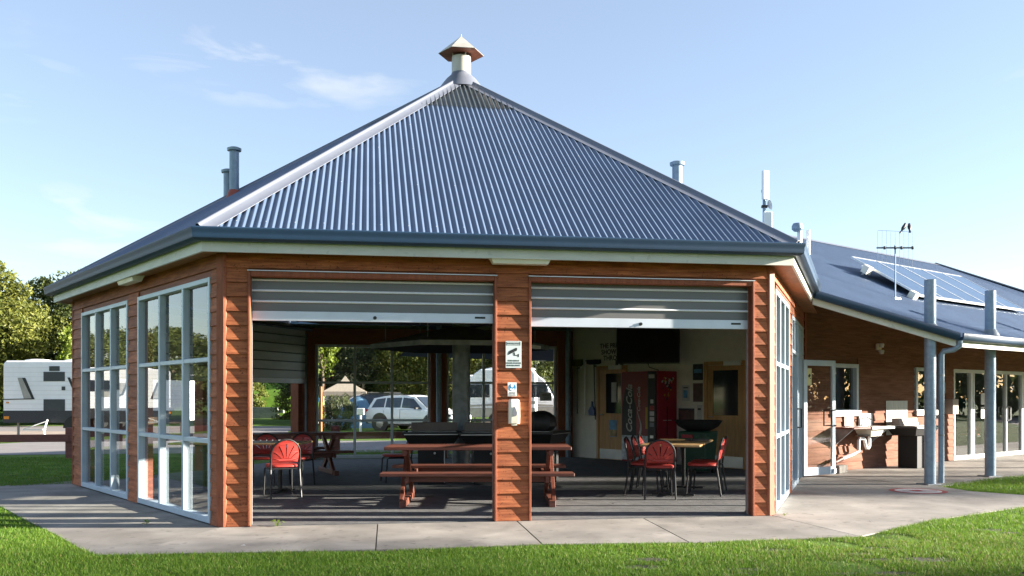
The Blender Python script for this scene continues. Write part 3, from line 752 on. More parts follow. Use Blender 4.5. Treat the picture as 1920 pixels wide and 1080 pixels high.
MB().add([(-3.1, 3.17, 5.27), (11.5, 3.17, 5.27), (17, 9, 2.4), (-3.1, 9, 2.4)], [(0, 1, 2, 3)]).add([(11.55, 3.15, 5.27), (17.4, -2.75, 2.38), (17.4, 9, 2.38)], [(0, 1, 2)]).build('rear_roof', M['roof'], wroof, fix=False)
# verandah soffit
vs = [(.06, -2.72, 2.30), (15.5, -2.72, 2.30), (15.5, 0, 3.43), (-.05, 0, 3.43), (-1.8, -1.42, 2.86)]
vs2 = [(x, y, z+.02) for x, y, z in vs]
MB().loft([vs, vs2]).build('verandah_soffit', M['soffit'], wg)
# gutter and fascia along the low edge and up the raked edge
G2 = [(0, 0), (-.015, -.045), (-.05, -.06), (-.10, -.05), (-.125, -.02), (-.128, .05), (-.12, .065), (-.105, .06), (-.10, .0), (-.01, .02)]
def edge_run(p, q, name, prof, m, smooth=True, out=None):
    p = Vector(p); q = Vector(q)
    d = (q-p).normalized(); nrm = Vector((d.y, -d.x, 0)).normalized()
    rr = []
    for e in (p, q): rr.append([e-nrm*o+Vector((0, 0, z)) for o, z in prof])
    return MB().loft(rr).build(name, M[m], wg, smooth=smooth)
E0, E1, E2 = (-1.93, -1.44, 3.03), (.06, -2.76, 2.375), (15.8, -2.76, 2.375)
edge_run(E1, E2, 'gutter', G2, 'gutter'); edge_run(E0, E1, 'gutter', G2, 'gutter')
FS = [(0.002, -.15), (.03, -.15), (.03, .0), (.002, .0)]
edge_run(E1, E2, 'fascia', FS, 'fascia', False); edge_run(E0, E1, 'fascia', FS, 'fascia', False)
# posts
for x, y in ((-.17, -2.45), (2.15, -2.39), (5.3, -2.4), (8.4, -2.4)):
    po = MB().lathe([(.09, 0), (.09, 3.30)], n=20).build('verandah_post', M['galv'], wg, (x, y, 0), smooth=True)
    MB().lathe([(.088, 3.301), (.091, 3.30), (.091, 3.31), (.02, 3.315)], n=20).build('post_cap', M['galv_dark'], po, smooth=True)
    MB().box(-.16, .12, -.13, .13, 0, .016).build('base_plate', M['galv_dark'], po, rz=R(-20))
    MB().lathe([(.16, zr(y)-.03), (.13, zr(y)+.03), (.094, zr(y)+.09), (.092, zr(y)+.09)], n=20).build('roof_flashing', M['galv_dark'], po, smooth=True)
dpx, dpy = .0, -2.52
b = MB(); b.tube([(.10, -2.80, 2.36), (.10, -2.80, 2.24), (.07, -2.72, 2.18), (.03, -2.58, 2.16), (.02, -2.54, 2.10), (.02, -2.54, .02)], .046, 14)
dwn = b.build('downpipe', M['galv'], wg, smooth=True)
for z in (1.75, .78): MB().lathe([(.05, 0), (.05, .03)], (.02, -2.54, z), 14).build('pipe_clip', M['galv_dark'], dwn)
MB().lathe([(.001, 0), (.13, .0), (.12, -.05), (.06, -.075), (.001, -.08)], n=20).build('soffit_light', M['white'], wg, (2.4, -1.75, zr(-1.75)-.10), smooth=True)
# small pipes above the pavilion eave, wing side
MB().lathe([(.05, 4.3), (.05, 5.02)], n=12).build('roof_vent', M['white'], wg, (2.30, 1.6, 0), smooth=True)
MB().lathe([(.07, 4.95), (.12, 5.0), (.12, 5.06), (.09, 5.12), (.01, 5.13)], n=16).build('vent_cap', M['galv'], wg, (2.22, 1.6, 0), smooth=True)
MB().tube([(2.62, 1.6, 4.3), (2.62, 1.6, 4.98), (2.62, 1.6, 5.02)], .045, 12).build('roof_vent', M['white'], wg, smooth=True)

# ------------------------------------------------------------------ furniture
def make_chair(label, group):
    t = thing('chair', label, 'chair', (0, 0, 0), 0, group)
    # back plate with fan slots (xz plane, then tilted back)
    tilt = lambda x, y, z: (x, y-.20-(z-.5)*.22-.9*(.04-x*x), z)
    outer = [(-.185, .50), (.185, .50), (.187, .62)]+circ(0, .62, .187, 16, 0, math.pi, True)[1:-1]+[(-.187, .62)]
    holes = []
    for a in (-58, -40, -20, 0, 20, 40, 58):
        r1 = {0: .315, 20: .30, 40: .255, 58: .20}[abs(a)]; r0 = .125
        h = []
        def pt(r, wv):
            aa = R(a*(.55+.45*(r/r1))); return (r*math.sin(aa)*1.0+wv*math.cos(aa), .445+r*math.cos(aa)-wv*math.sin(aa)*.5)
        k = 6
        L_ = [pt(r0+(r1-r0)*i/k, -.004-.005*i/k) for i in range(k+1)]; R_ = [pt(r0+(r1-r0)*i/k, .004+.005*i/k) for i in range(k+1)]
        holes.append(L_+R_[::-1])
    plate(outer, holes, .012, tilt).build('backrest', M['red'], t)
    b = MB()
    def ringp(sx, sy, z, n=28):
        out = []
        for i in range(n):
            a = 2*math.pi*i/n; c, s_ = math.cos(a), math.sin(a)
            out.append((math.copysign(abs(c)**.55, c)*sx, .01+math.copysign(abs(s_)**.55, s_)*sy, z))
        return out
    b.loft([ringp(.19, .195, .425), ringp(.205, .21, .437), ringp(.205, .21, .455), ringp(.19, .195, .468), ringp(.10, .10, .462)])
    b.build('seat', M['red'], t, smooth=True)
    arch = [(-.20, -.205, .40), (-.20, -.23, .62)]
    for a in range(15, 180, 15): arch.append((-.20*math.cos(R(a)), -.235-.045*math.sin(R(a)), .62+.20*math.sin(R(a))))
    arch += [(.20, -.23, .62), (.20, -.205, .40)]
    MB().tube(arch, .0135, 8).build('back_frame', M['black'], t, smooth=True)
    for s in (-1, 1):
        MB().tube([(s*.20, -.203, .42), (s*.205, -.235, .2), (s*.21, -.265, 0.006)], .0135, 8).build('leg', M['black'], t, smooth=True)
        MB().tube([(s*.18, -.20, .405), (s*.185, .16, .41), (s*.19, .19, .39), (s*.20, .22, .006)], .0125, 8).build('leg', M['black'], t, smooth=True)
    MB().tube([(-.20, -.20, .41), (.20, -.20, .41)], .01, 6).build('stretcher', M['black'], t)
    return t
GC = 'red chairs with black tube frames'
ch = make_chair('red chair with slotted back to us at the near end of the right cafe table', GC)
ch.location = (2.04, 12.62, .006); ch.rotation_euler = (0, 0, R(-4))
def chair(x, y, facing, label): return dup(ch, (x, y, .006), R(facing-90), label, GC)
chair(2.74, 13.0, 163, 'nearer red chair on the right side of the right cafe table')
chair(2.90, 13.5, 161, 'farther red chair on the right side of the right cafe table')
chair(1.93, 13.15, -17, 'nearest of three red chairs on the left side of the right cafe table')
chair(2.10, 13.68, -18, 'middle of three red chairs on the left side of the right cafe table')
chair(2.28, 14.25, -18, 'farthest of three red chairs on the left side of the right cafe table')
chair(-3.24, 12.75, 118, 'red chair with sunlit back in front of the left cafe table')
chair(-3.98, 12.72, 100, 'red chair half hidden behind the front left pier of the pavilion')
chair(-3.92, 14.30, -85, 'left of two red chairs on the far side of the left cafe table')
chair(-3.42, 14.34, -100, 'right of two red chairs on the far side of the left cafe table')
chair(-1.92, 15.05, 200, 'lone red chair turned side on beside the barbecues and picnic table')

def make_table(L, W):
    t = thing('cafe_table', 'rectangular wooden cafe table with red chairs near the vending machine', 'table', (0, 0, 0), 0, 'cafe tables')
    MB().box(-L/2, L/2, -W/2, W/2, .715, .742).build('tabletop', M['tabletop'], t, bevel=.004)
    for s in (-1, 1):
        b = MB(); b.tube([(s*L*.3, 0, .02), (s*L*.3, 0, .715)], .03, 10); b.build('column', M['black'], t, smooth=True)
        b = MB(); b.box(s*L*.3-.03, s*L*.3+.03, -.30, .30, .008, .035); b.box(s*L*.3-.22, s*L*.3+.22, -.025, .025, .036, .05); b.build('foot', M['black'], t, bevel=.005)
        MB().box(s*L*.3-.03, s*L*.3+.03, -.28, .28, .69, .714).build('bearer', M['black'], t)
    return t
tb = make_table(1.9, .82); tb.location = (2.47, 13.45, .006); tb.rotation_euler = (0, 0, R(72))
tb2 = dup(tb, (-4.0, 13.45, .006), R(-3), 'rectangular wooden cafe table behind the front left pier of the pavilion')
MB().box(-.15, .15, -.11, .11, 0, .022).build('tablet', M['black'], thing('tablet_case', 'dark flat tablet case lying on the right cafe table', 'tablet', (2.84, 13.9, .749), R(15)))

def make_picnic(label):
    t = thing('picnic_table', label, 'picnic table', (0, 0, 0), 0, 'timber picnic tables')
    for i in range(5): MB().box(-1.22, 1.22, -.375+i*.152, -.375+i*.152+.142, .712, .757).build('top_plank', M['picnic'], t, bevel=.005)
    for s in (-1, 1):
        for j in range(2): MB().box(-1.22, 1.22, s*.69-.14+j*.142, s*.69-.14+j*.142+.134, .408, .45).build('bench_plank', M['picnic'], t, bevel=.005)
        MB().box(-.93, .93, s*.69-.02, s*.69+.02, .33, .406).build('bench_rail', M['picnic'], t, bevel=.004)
    for x in (-.98, .98):
        k = .05 if x < 0 else -.05
        MB().bar((x, -.52, .04), (x, .33, .712), .05, .11).build('leg', M['picnic'], t, bevel=.004)
        MB().bar((x+k, .52, .04), (x+k, -.33, .712), .05, .11).build('leg', M['picnic'], t, bevel=.004)
        MB().box(x+2*k-.02, x+2*k+.02, -.80, .80, .325, .407).build('bench_bearer', M['picnic'], t, bevel=.004)
        MB().box(x-.03+k/2, x+.03+k/2, -.36, .36, .64, .711).build('top_bearer', M['picnic'], t, bevel=.004)
        MB().box(x-.04+k/2, x+.04+k/2, -.64, .64, 0, .085).build('foot', M['picnic'], t, bevel=.004)
    return t
pt = make_picnic('long red brown picnic table with benches just inside the front opening behind the centre pier')
pt.location = (-.45, 12.17, .006); pt.rotation_euler = (0, 0, R(1))
dup(pt, (-4.28, 16.45, .006), R(205), 'dark picnic table with crossed legs at the back left of the pavilion')

# barbecues
def make_bbq(label, cat='barbecue'):
    t = thing('barbecue', label, cat, (0, 0, 0), 0, 'electric barbecues')
    b = MB(); b.box(-.22, .20, -.20, .20, 0, .65); b.build('pedestal', M['black_matt'], t, bevel=.006)
    MB().box(.201, .215, -.19, .19, .02, .64).build('steel_side', M['steel'], t)
    b = MB()
    def rc(hx_, hy, z): return [(-hx_, -hy, z), (hx_, -hy, z), (hx_, hy, z), (-hx_, hy, z)]
    b.loft([rc(.36, .24, .652), rc(.45, .30, .79), rc(.47, .32, .80), rc(.47, .32, .845), rc(.42, .27, .845), rc(.42, .27, .83)])
    b.build('tray', M['black'], t, bevel=.006)
    MB().box(-.44, .44, -.327, -.321, .80, .812).build('edge_strip', M['steel'], t)
    MB().box(-.38, .40, -.24, .24, .832, .848).build('hotplate', M['steel'], t)
    b = MB(); b.prism([(.10, .85), (.27, .85), (.27, .99), (.14, .99)], -.33, .43, 'x'); b.build('splash_hood', M['gunmetal'], t, bevel=.004)
    b = MB(); b.lathe([(.018, 0), (.018, .03)], n=10); b.xf(Matrix.Rotation(R(90), 4, 'X')); b.build('knob', M['steel'], t, (.05, -.202, .5))
    return t
bq = make_bbq('black barbecue left of the flue column with a pale steel pedestal side')
bq.location = (-1.32, 14.85, .006); bq.rotation_euler = (0, 0, R(6))
dup(bq, (-.42, 14.72, .006), R(8.9), 'black barbecue right of the flue column behind the centre pier')
dup(bq, (.52, 15.1, .006), R(68), 'black barbecue seen between the centre pier and the back window')
dup(bq, WG(3.06, -.50), R(38.9), 'black pedestal barbecue outside against the sunlit weatherboard wall')
bag = MB().lathe([(.001, .0), (.2, .0), (.26, .08), (.24, .22), (.17, .30), (.06, .33), (.001, .33)], n=18)
bag.v = [(x*1.0+.02*math.sin(z*40+y*9), y*.8+.02*math.cos(x*31), z) for x, y, z in bag.v]
tag(bag.build('rubbish_bag', M['black'], None, (.47, 14.9, .86), smooth=True), 'bulging black bag on the barbecue right of the centre pier', 'bag')

# flue column and hood
fc = thing('flue_column', 'grey steel flue column with hexagonal hood rising through the middle of the pavilion', 'flue', (CX_, CY_, .006))
MB().lathe([(.155, 0), (.155, 6.5)], n=28).build('column', M['galv_dark'], fc, smooth=True)
MB().lathe([(.24, 0), (.24, .016), (.156, .016)], n=24).build('base_plate', M['galv_dark'], fc)
def hxr(r, z): return [(r*math.cos(a0+i*R(60)), r*math.sin(a0+i*R(60)), z) for i in range(6)]
hd_ = MB().loft([hxr(1.55, 2.23), hxr(1.56, 2.31), hxr(.2, 2.62)], caps=False).loft([hxr(1.545, 2.232), hxr(.16, 2.58)], 1, caps=False)
hd_.build('hood', [M['galv_dark'], M['black_matt']], fc, fix=False)
for i in range(6): 
    a = a0+i*R(60)
    MB().tube([(1.3*math.cos(a), 1.3*math.sin(a), 2.35), (1.3*math.cos(a), 1.3*math.sin(a), 4.0)], .008, 6).build('hanger_rod', M['galv'], fc)
lt = MB().box(-.3, .3, -.05, .05, 0, .05).build('strip_light', M['white'], fc, (1.22, -.62, 2.22), rz=R(70))

# ------------------------------------------------------------------ cream wall things (local x from P2 to P3, y into the pavilion)
F2 = FB[2]; P2c = PW(2)
def CW(x, y, z=0): return Vector((P2c.x+x*math.cos(F2)-y*math.sin(F2), P2c.y+x*math.sin(F2)+y*math.cos(F2), z))
def cw(name, label, cat, x, y, z, group=None): return thing(name, label, cat, CW(x, y, z), F2+math.pi, group)
# in these local frames: +x points back towards P2, -y points into the room
def inner_door(x, w_, glz, name, label):
    d = MB(); hw = w_/2
    for a, c in ((-hw-.07, -hw), (hw, hw+.07)): d.box(a, c, -.05, .0, 0, 2.06)
    d.box(-hw-.07, hw+.07, -.05, .0, 2.061, 2.13)
    fr2 = d.build('door', M['doorwood'], pv, CW(x, 0)-CEN, F2+math.pi, bevel=.003); fr2['label'] = label
    l = MB(); g0, g1 = glz
    l.box(-hw+.01, hw-.01, -.03, .003, .01, 1.05); l.box(-hw+.01, hw-.01, -.03, .003, 1.95, 2.055)
    l.box(-hw+.01, -hw+g0, -.03, .003, 1.05, 1.95); l.box(hw-g1, hw-.01, -.03, .003, 1.05, 1.95)
    lf_ = l.build('door_leaf', M['doorwood'], fr2)
    MB().box(-hw+g0-.003, hw-g1+.003, -.018, -.010, 1.047, 1.953).build('door_glass', M['carglass'], fr2)
    MB().box(-hw+.02, hw-.02, -.035, -.031, .02, .24).build('kick_plate', M['steel'], fr2)
    MB().box(hw-.45, hw-.05, -.09, -.051, 2.04, 2.13).build('door_closer', M['white'], fr2)
    MB().tube([(-hw+.07, -.03, 1.02), (-hw+.07, -.07, 1.02), (-hw+.18, -.075, 1.02)], .010, 8).build('handle', M['steel'], fr2, smooth=True)
    return fr2
inner_door(1.75, .90, (.14, .14), 'door', 'half glazed timber door right of the vending machine')
d2 = inner_door(4.92, .80, (.22, .10), 'door', 'half glazed timber door left of the vending machine')
pn = MB().box(-.12, .12, -.04, -.036, .52, .90).build('door_poster', M['poster_sky'], d2, (.05, 0, 0))
MB().box(-.119, .119, -.043, -.0405, .53, .68).build('poster_strip', M['poster_sand'], d2, (.05, 0, 0))
MB().box(.0, .16, -.036, -.031, 1.30, 1.75).build('door_notice', M['poster_white'], d2)
# vending machine
vm = cw('vending_machine', 'tall dark red drink vending machine with a white script bottle print and crimson side', 'vending machine', 3.51, .0, .006)
MB().box(-.5, .5, -.63, -.02, .05, 1.95).build('cabinet', M['redside'], vm, bevel=.008)
for x in (-.42, .42):
    for y in (-.55, -.1): MB().lathe([(.03, 0), (.03, .055)], (x, y, 0), 10).build('foot', M['black'], vm)
MB().box(-.485, .27, -.655, -.631, .08, 1.93).build('front_panel', M['darkred'], vm)
MB().box(.275, .49, -.665, -.631, .06, 1.94).build('selection_panel', M['black'], vm)
MB().box(-.30, -.06, -.670, -.631, .12, .30).build('delivery_flap', M['black'], vm)
b = MB(); b.prism([(-.43, .40), (-.10, .40), (-.06, .62), (-.07, 1.2), (-.12, 1.38), (-.16, 1.60), (-.38, 1.60), (-.42, 1.38), (-.46, 1.2), (-.47, .62)], -.658, -.6555, 'y'); b.build('bottle_print', M['ink'], vm)
MB().box(-.48, .265, -.6595, -.6565, .085, .60).build('ice_print', M['ice'], vm)
MB().box(.20, .262, -.658, -.6555, .75, 1.2).build('label_stripe', M['printyellow'], vm)
text('script_print', 'Coca-Cola', .235, M['printwhite'], vm, (-.25, -.6625, 1.16), (R(90), R(-90), 0), shear=.35, bold=.004)
text('script_print', 'Coca-Cola', .12, M['printwhite'], vm, (.02, -.6625, 1.36), (R(90), R(-90), 0), shear=.35, bold=.002)
b = MB(); pts = [(.03+.05*math.sin(i*.55), .60+i*.065) for i in range(9)]
lo = [(x-.035+.004*i, z) for i, (x, z) in enumerate(pts)]; hi = [(x+.035-.004*i, z) for i, (x, z) in enumerate(pts)]
b.prism(lo+hi[::-1], -.6635, -.6615, 'y'); b.build('ribbon_print', M['printwhite'], vm)
MB().box(.30, .46, -.668, -.6655, 1.80, 1.88).build('price_sticker', M['printwhite'], vm)
MB().box(.35, .43, -.668, -.6655, 1.28, 1.36).build('button', M['poster_white'], vm)
for i, m_ in enumerate(('redside', 'printwhite', 'printwhite', 'grey')): MB().box(.33, .45, -.669, -.6655, 1.14-i*.115, 1.23-i*.115).build('button', M[m_], vm)
MB().box(.34, .43, -.669, -.6655, .56, .62).build('coin_return', M['steel'], vm)
# side print: splash of small petals above a stem (on the +x side)
b = MB(); rg = random.Random(3)
for i in range(46):
    z = 1.82-abs(rg.gauss(0, .20)); y = -.32+rg.uniform(-1, 1)*.20*max(.25, (z-1.05)/.8); r = rg.uniform(.012, .035)
    b.add([(.5025+i*.00002, y+r*math.cos(a), z+r*.9*math.sin(a)) for a in (0, 1.2, 2.4, 3.6, 4.9)], [(0, 1, 2, 3, 4)], i % 3)
tag(b.build('splash_print', [M['printwhite'], M['printyellow'], M['ink']], vm, fix=False), kind='stuff')
MB().box(.501, .504, -.335, -.305, .62, 1.2).build('stem_print', M['ink'], vm)
MB().box(.501, .5035, -.45, -.19, .92, .935).build('line_print', M['printwhite'], vm)
# television
tv = thing('television', 'large black flat television hung high above the vending machine', 'television', (2.78, 18.55, 2.47), R(-14))
MB().box(-.64, .64, -.03, .03, -.37, .37).build('casing', M['black'], tv, bevel=.008)
MB().box(-.625, .625, -.033, -.031, -.345, .355).build('screen', M['screen'], tv)
MB().bar((0, .03, 0), (.35, .55, .0), .06, .2).build('bracket', M['black'], tv)
MB().tube([(.0, .05, -.37), (.02, .08, -.44), (.2, .2, -.50)], .008, 6).build('cable', M['black'], tv)
# wall notices
def poster(x, z, w_, h_, m, label, name='poster', extra=None):
    t = cw(name, label, 'poster', x, .002, z, 'notices on the cream wall')
    MB().box(-w_/2, w_/2, -.006, 0, -h_/2, h_/2).build('sheet', M[m], t)
    for (x0, x1, z0, z1, mm) in extra or []: MB().box(x0, x1, -.0085, -.0062, z0, z1).build('print', M[mm], t)
    return t
X = lambda s: SIDE-s
poster(X(3.86), 1.93, .26, .33, 'poster_dark', 'dark poster with blue band topmost on the cream wall left of the right door', extra=[(-.1, .1, -.02, .06, 'poster_sky')])
poster(X(3.86), 1.51, .25, .38, 'poster_plum', 'plum coloured poster directly below the dark poster on the cream wall')
poster(X(3.54), 1.50, .21, .32, 'poster_white', 'pale sheet with light blue shape on the cream wall beside the vending machine', extra=[(-.06, .05, -.1, .06, 'poster_sky'), (-.06, .06, .10, .12, 'ink')])
poster(X(3.56), 1.00, .42, .38, 'poster_white', 'landscape calendar with dark photograph on the cream wall', extra=[(-.21, .21, -.08, .15, 'poster_plum'), (-.21, .21, .15, .18, 'poster_dark'), (-.21, -.1, -.17, -.10, 'ink')])
poster(X(3.90), 1.05, .12, .40, 'poster_white', 'narrow white sheet on the cream wall next to the right door frame', extra=[(-.04, .04, .1, .14, 'ink')])
wt = cw('wall_notice', 'black capital lettering on the cream wall left of the television', 'notice', X(1.50), .002, 2.44)
MB().box(-.36, .36, -.004, 0, -.22, .22).build('sheet', M['cream'], wt)
text('lettering', 'THE PRICES IN\nSHOW CARE\nTHROUGH', .155, M['ink'], wt, (0, -.006, .0), space=.9, bold=.003)
poster(X(1.62), 2.13, .24, .26, 'poster_dark', 'small black square picture under the lettering left of the television', extra=[(-.03, .03, -.07, .08, 'poster_white')])
# brooms
def broom(x, zt, zb, head, label, mh, mp, dx=0., hw=.2, hh=.12):
    t = cw('broom', label, 'broom', x, .03, 0, 'brooms hung on the cream wall')
    MB().tube([(0, -.03, zt-hh*.6), (dx, -.03, zb)], .012, 8).build('handle', M[mp], t, smooth=True)
    if head:
        b = MB(); b.loft([[(-hw*.6, -.06, zt-hh), (hw*.6, -.06, zt-hh), (hw*.6, 0, zt-hh), (-hw*.6, 0, zt-hh)], [(-hw, -.07, zt-hh*.75), (hw, -.07, zt-hh*.75), (hw, .0, zt-hh*.75), (-hw, .0, zt-hh*.75)], [(-hw*.95, -.07, zt), (hw*.95, -.07, zt), (hw*.95, .0, zt), (-hw*.95, .0, zt)]])
        b.build('bristles', M[mh], t)
    MB().box(-.03, .03, -.012, .03, zt-hh-.05, zt-hh-.02).build('hook', M['black'], t)
    return t
broom(X(.30), 2.30, 1.02, True, 'broom with olive yellow head hung nearest the grey downpipe', 'olive', 'green', 0, .17, .16)
broom(X(.56), 2.42, 1.0, False, 'plain thin pole hung between the two brooms', 'olive', 'steel')
broom(X(.86), 2.28, .90, True, 'broom with wide dark navy head hung beside the left door', 'navy', 'black', .05, .21, .11)
ds = cw('dustpan', 'small blue dustpan with brush hanging on the cream wall', 'dustpan', X(.79), .03, 1.12)
b = MB(); b.prism([(-.09, -.13), (.09, -.13), (.11, -.02), (.06, .06), (.02, .08), (.02, .20), (-.02, .20), (-.02, .08), (-.06, .06), (-.11, -.02)], -.05, 0, 'y'); b.build('pan', M['blue'], ds, bevel=.01)
# wheelie bin with bowl lid behind the table
bn = thing('wheelie_bin', 'dark green wheelie bin with a wide open black lid behind the right cafe table', 'bin', (3.45, 16.8, .006), R(-35))
b = MB(); b.loft([[(-.22, -.22, .05), (.22, -.22, .05), (.22, .22, .05), (-.22, .22, .05)], [(-.28, -.28, .78), (.28, -.28, .78), (.28, .28, .78), (-.28, .28, .78)]]); b.build('body', M['green'], bn, bevel=.02)
b = MB(); b.loft([[(x*.22, y*.2, .785) for x, y in circ(0, 0, 1, 20)], [(x*.38, y*.3, .87) for x, y in circ(0, 0, 1, 20)], [(x*.46, y*.34, .98) for x, y in circ(0, 0, 1, 20)], [(x*.44, y*.32, .985) for x, y in circ(0, 0, 1, 20)], [(x*.2, y*.18, .83) for x, y in circ(0, 0, 1, 20)]]); b.build('lid', M['black_matt'], bn, smooth=True)
MB().box(-.20, .02, -.296, -.284, .66, .72).build('sticker', M['redside'], bn)
for s in (-1, 1): 
    b = MB(); b.lathe([(.08, -.02), (.08, .02)], n=16); b.xf(Matrix.Rotation(R(90), 4, 'Y')); b.build('wheel', M['black'], bn, (s*.22, .2, .08))
nb = thing('window_notice', 'small grey notice stuck inside the right back window', 'notice', CEN+PV(3)+Vector((math.cos(FB[3])*.62-math.sin(FB[3])*.09, math.sin(FB[3])*.62+math.cos(FB[3])*.09, 1.43)), FB[3])
MB().box(-.14, .14, -.004, 0.0, -.1, .1).build('sheet', M['poster_white'], nb)
for i in range(4): MB().box(-.1, .1-.02*i, .0005, .002, .05-i*.035, .06-i*.035).build('print', M['ink'], nb)

# ------------------------------------------------------------------ signs on the centre pier
def F0(s, y, z): p = f0+u0*s; n_ = Vector((-u0.y, u0.x, 0)); q = p+n_*y; return Vector((q.x, q.y, z))
sg = thing('surveillance_sign', 'pale surveillance sign with black camera symbol on the centre timber pier', 'sign', F0(3.205, -.035, 1.892), FB[0])
MB().box(-.09, .09, -.004, .0, -.153, .153).build('plate', M['signpale'], sg, bevel=.001)
b = MB()
for x0, x1, z0, z1 in ((-.078, .078, .140, .143), (-.078, .078, .103, .106), (-.078, -.075, .106, .140), (.075, .078, .106, .140)): b.box(x0, x1, -.0055, -.0042, z0, z1)
b.build('border', M['inkgreen'], sg)
text('lettering', 'SURVEILLANCE', .0215, M['inkgreen'], sg, (0, -.005, .122), bold=.0004)
text('lettering', 'THIS AREA IS\nUNDER 24 HOUR\nSURVEILLANCE', .0225, M['inkgreen'], sg, (0, -.005, -.098), bold=.0004, space=1.2)
b = MB(); b.prism([(-.062, .008), (-.045, .040), (.030, .076), (.042, .070), (.040, .045), (-.040, .005), (-.055, -.004)], -.0062, -.0042, 'y')
b.prism([(.002, .022), (.012, .026), (.018, .0), (.010, -.012), (.004, .0)], -.0062, -.0043, 'y'); b.box(.010, .056, -.0061, -.0042, -.014, -.006); b.box(.054, .062, -.0062, -.0042, -.028, .006)
b.build('camera_symbol', M['ink'], sg)
hs = thing('hygiene_sign', 'small white sign with blue round face symbol above the soap dispenser', 'sign', F0(3.19, -.035, 1.497), FB[0])
MB().box(-.051, .051, -.004, 0, -.078, .078).build('plate', M['white'], hs)
b = MB(); b.lathe([(.001, 0), (.041, 0), (.041, .0015), (.001, .0015)], n=30); b.xf(Matrix.Translation((0, -.0042, .022)) @ Matrix.Rotation(R(90), 4, 'X')); b.build('disc', M['signblue'], hs)
b = MB(); b.prism([(-.016, .058), (.016, .058), (.018, .038), (.010, .022), (-.010, .022), (-.018, .038)], -.0072, -.0062, 'y')
b.prism([(-.03, .006), (-.012, .012), (0, .004), (.012, .012), (.03, .006), (.02, -.010), (0, -.017), (-.02, -.010)], -.0072, -.0062, 'y'); b.build('hand_symbol', M['white'], hs)
text('lettering', 'PLEASE USE\nHAND WASH', .013, M['ink'], hs, (0, -.005, -.046), space=1.1)
MB().box(-.042, .042, -.0055, -.0042, -.071, -.066).build('print', M['ink'], hs)
sp = thing('soap_dispenser', 'ivory soap dispenser with grey teardrop window on the centre pier', 'soap dispenser', F0(3.205, -.03, 1.245), FB[0])
b = MB(); rr = []
for z, sx, dy in ((-.14, .055, .07), (-.135, .062, .095), (-.05, .063, .108), (.10, .061, .10), (.128, .058, .085), (.142, .045, .05)):
    rr.append([(-sx, 0, z), (-sx, -dy*.75, z), (-sx*.6, -dy, z), (sx*.6, -dy, z), (sx, -dy*.75, z), (sx, 0, z)])
b.loft(rr); b.build('housing', M['ivory'], sp, smooth=True, bevel=.004)
b = MB(); b.prism([(.0, .055), (.014, .02), (.025, -.015), (.022, -.038), (.010, -.05), (-.010, -.05), (-.022, -.038), (-.025, -.015), (-.014, .02)], -.114, -.10, 'y'); b.build('level_window', M['grey'], sp)
MB().box(-.03, .03, -.08, -.02, -.155, -.138).build('nozzle', M['ivory'], sp)
# eave lights
def batten(loc, rz, label):
    t = thing('batten_light', label, 'light fitting', loc, rz, 'batten lights under the eaves')
    b = MB(); b.loft([[(-.34, -.075, .0), (.34, -.075, .0), (.34, .075, .0), (-.34, .075, .0)], [(-.31, -.055, -.06), (.31, -.055, -.06), (.31, .055, -.06), (-.31, .055, -.06)]]); b.build('diffuser', M['ivory'], t)
    MB().box(-.345, .345, -.08, .08, .0, .015).build('base', M['white'], t)
batten(F0(3.26, -.17, 2.955), FB[0], 'unlit batten light under the front eave above the centre pier')
q = PW(5)+(PW(0)-PW(5)).normalized()*3.6; nl = Vector((math.cos(FB[5]-R(90)), math.sin(FB[5]-R(90)), 0))
batten(q+nl*.16+Vector((0, 0, 2.955)), FB[5], 'unlit batten light under the left eave between the window walls')

# ------------------------------------------------------------------ things on and by the wing
def wthing(name, label, cat, x, y, z=0, rz=0, group=None): return thing(name, label, cat, WG(x, y, z), MB_ANG+rz, group)
sa = wthing('solar_array', 'tilted row of blue solar panels with pale frames on the wing roof', 'solar panels', 2.75, -.80, zr(-.80)+.10)
tilt = math.atan2(zr(.75)+.30-(zr(-.8)+.10), 1.55); MT = Matrix.Rotation(tilt, 4, 'X')
for i in range(5):
    b = MB(); x0 = i*.98; x1 = x0+.965; Ls = 1.75
    for xa, xb, ya, yb in ((x0, x0+.018, 0, Ls), (x1-.018, x1, 0, Ls), (x0+.018, x1-.018, 0, .03), (x0+.018, x1-.018, Ls-.03, Ls)): b.box(xa, xb, ya, yb, 0, .04)
    pf = b.xf(MT).build('panel_frame', M['alu'], sa)
    MB().box(x0+.016, x1-.016, .028, Ls-.028, .006, .034).xf(MT).build('solar_panel', M['solar'], pf)
for y in (.12, 1.35): MB().box(-.1, 4.95, y, y+.04, -.045, -.004).xf(MT).build('mounting_rail', M['alu'], sa)
for i in range(4):
    x = .15+i*1.5; MB().bar((x, 1.36*math.cos(tilt), 1.36*math.sin(tilt)-.04), (x, 1.36, 1.36*.505-.14), .03, .03).build('strut', M['alu'], sa)
for y in (.05, 1.2): MB().box(-.22, -.06, y-.06, y+.08, -.10, .06).xf(MT).build('junction_box', M['ivory'], sa)
ax_, ay_ = 1.75, -.83
an = wthing('tv_antenna', 'thin television antenna with two birds perched on it above the wing roof', 'antenna', ax_, ay_, zr(ay_))
MB().tube([(0, 0, -.1), (0, 0, 1.02)], .014, 8).build('mast', M['galv'], an, smooth=True)
MB().box(-.35, .35, -.012, .012, .95, .98).build('boom', M['galv_dark'], an, rz=R(-38.9))
r_ = R(-38.9)
for i in range(9):
    x = -.33+i*.0825; hl = .33 if i in (0, 1, 2) else .30
    b = MB().tube([(x*math.cos(r_), x*math.sin(r_), .965-hl-.1), (x*math.cos(r_), x*math.sin(r_), .965+hl)], .003, 5); b.build('element', M['steel'], an)
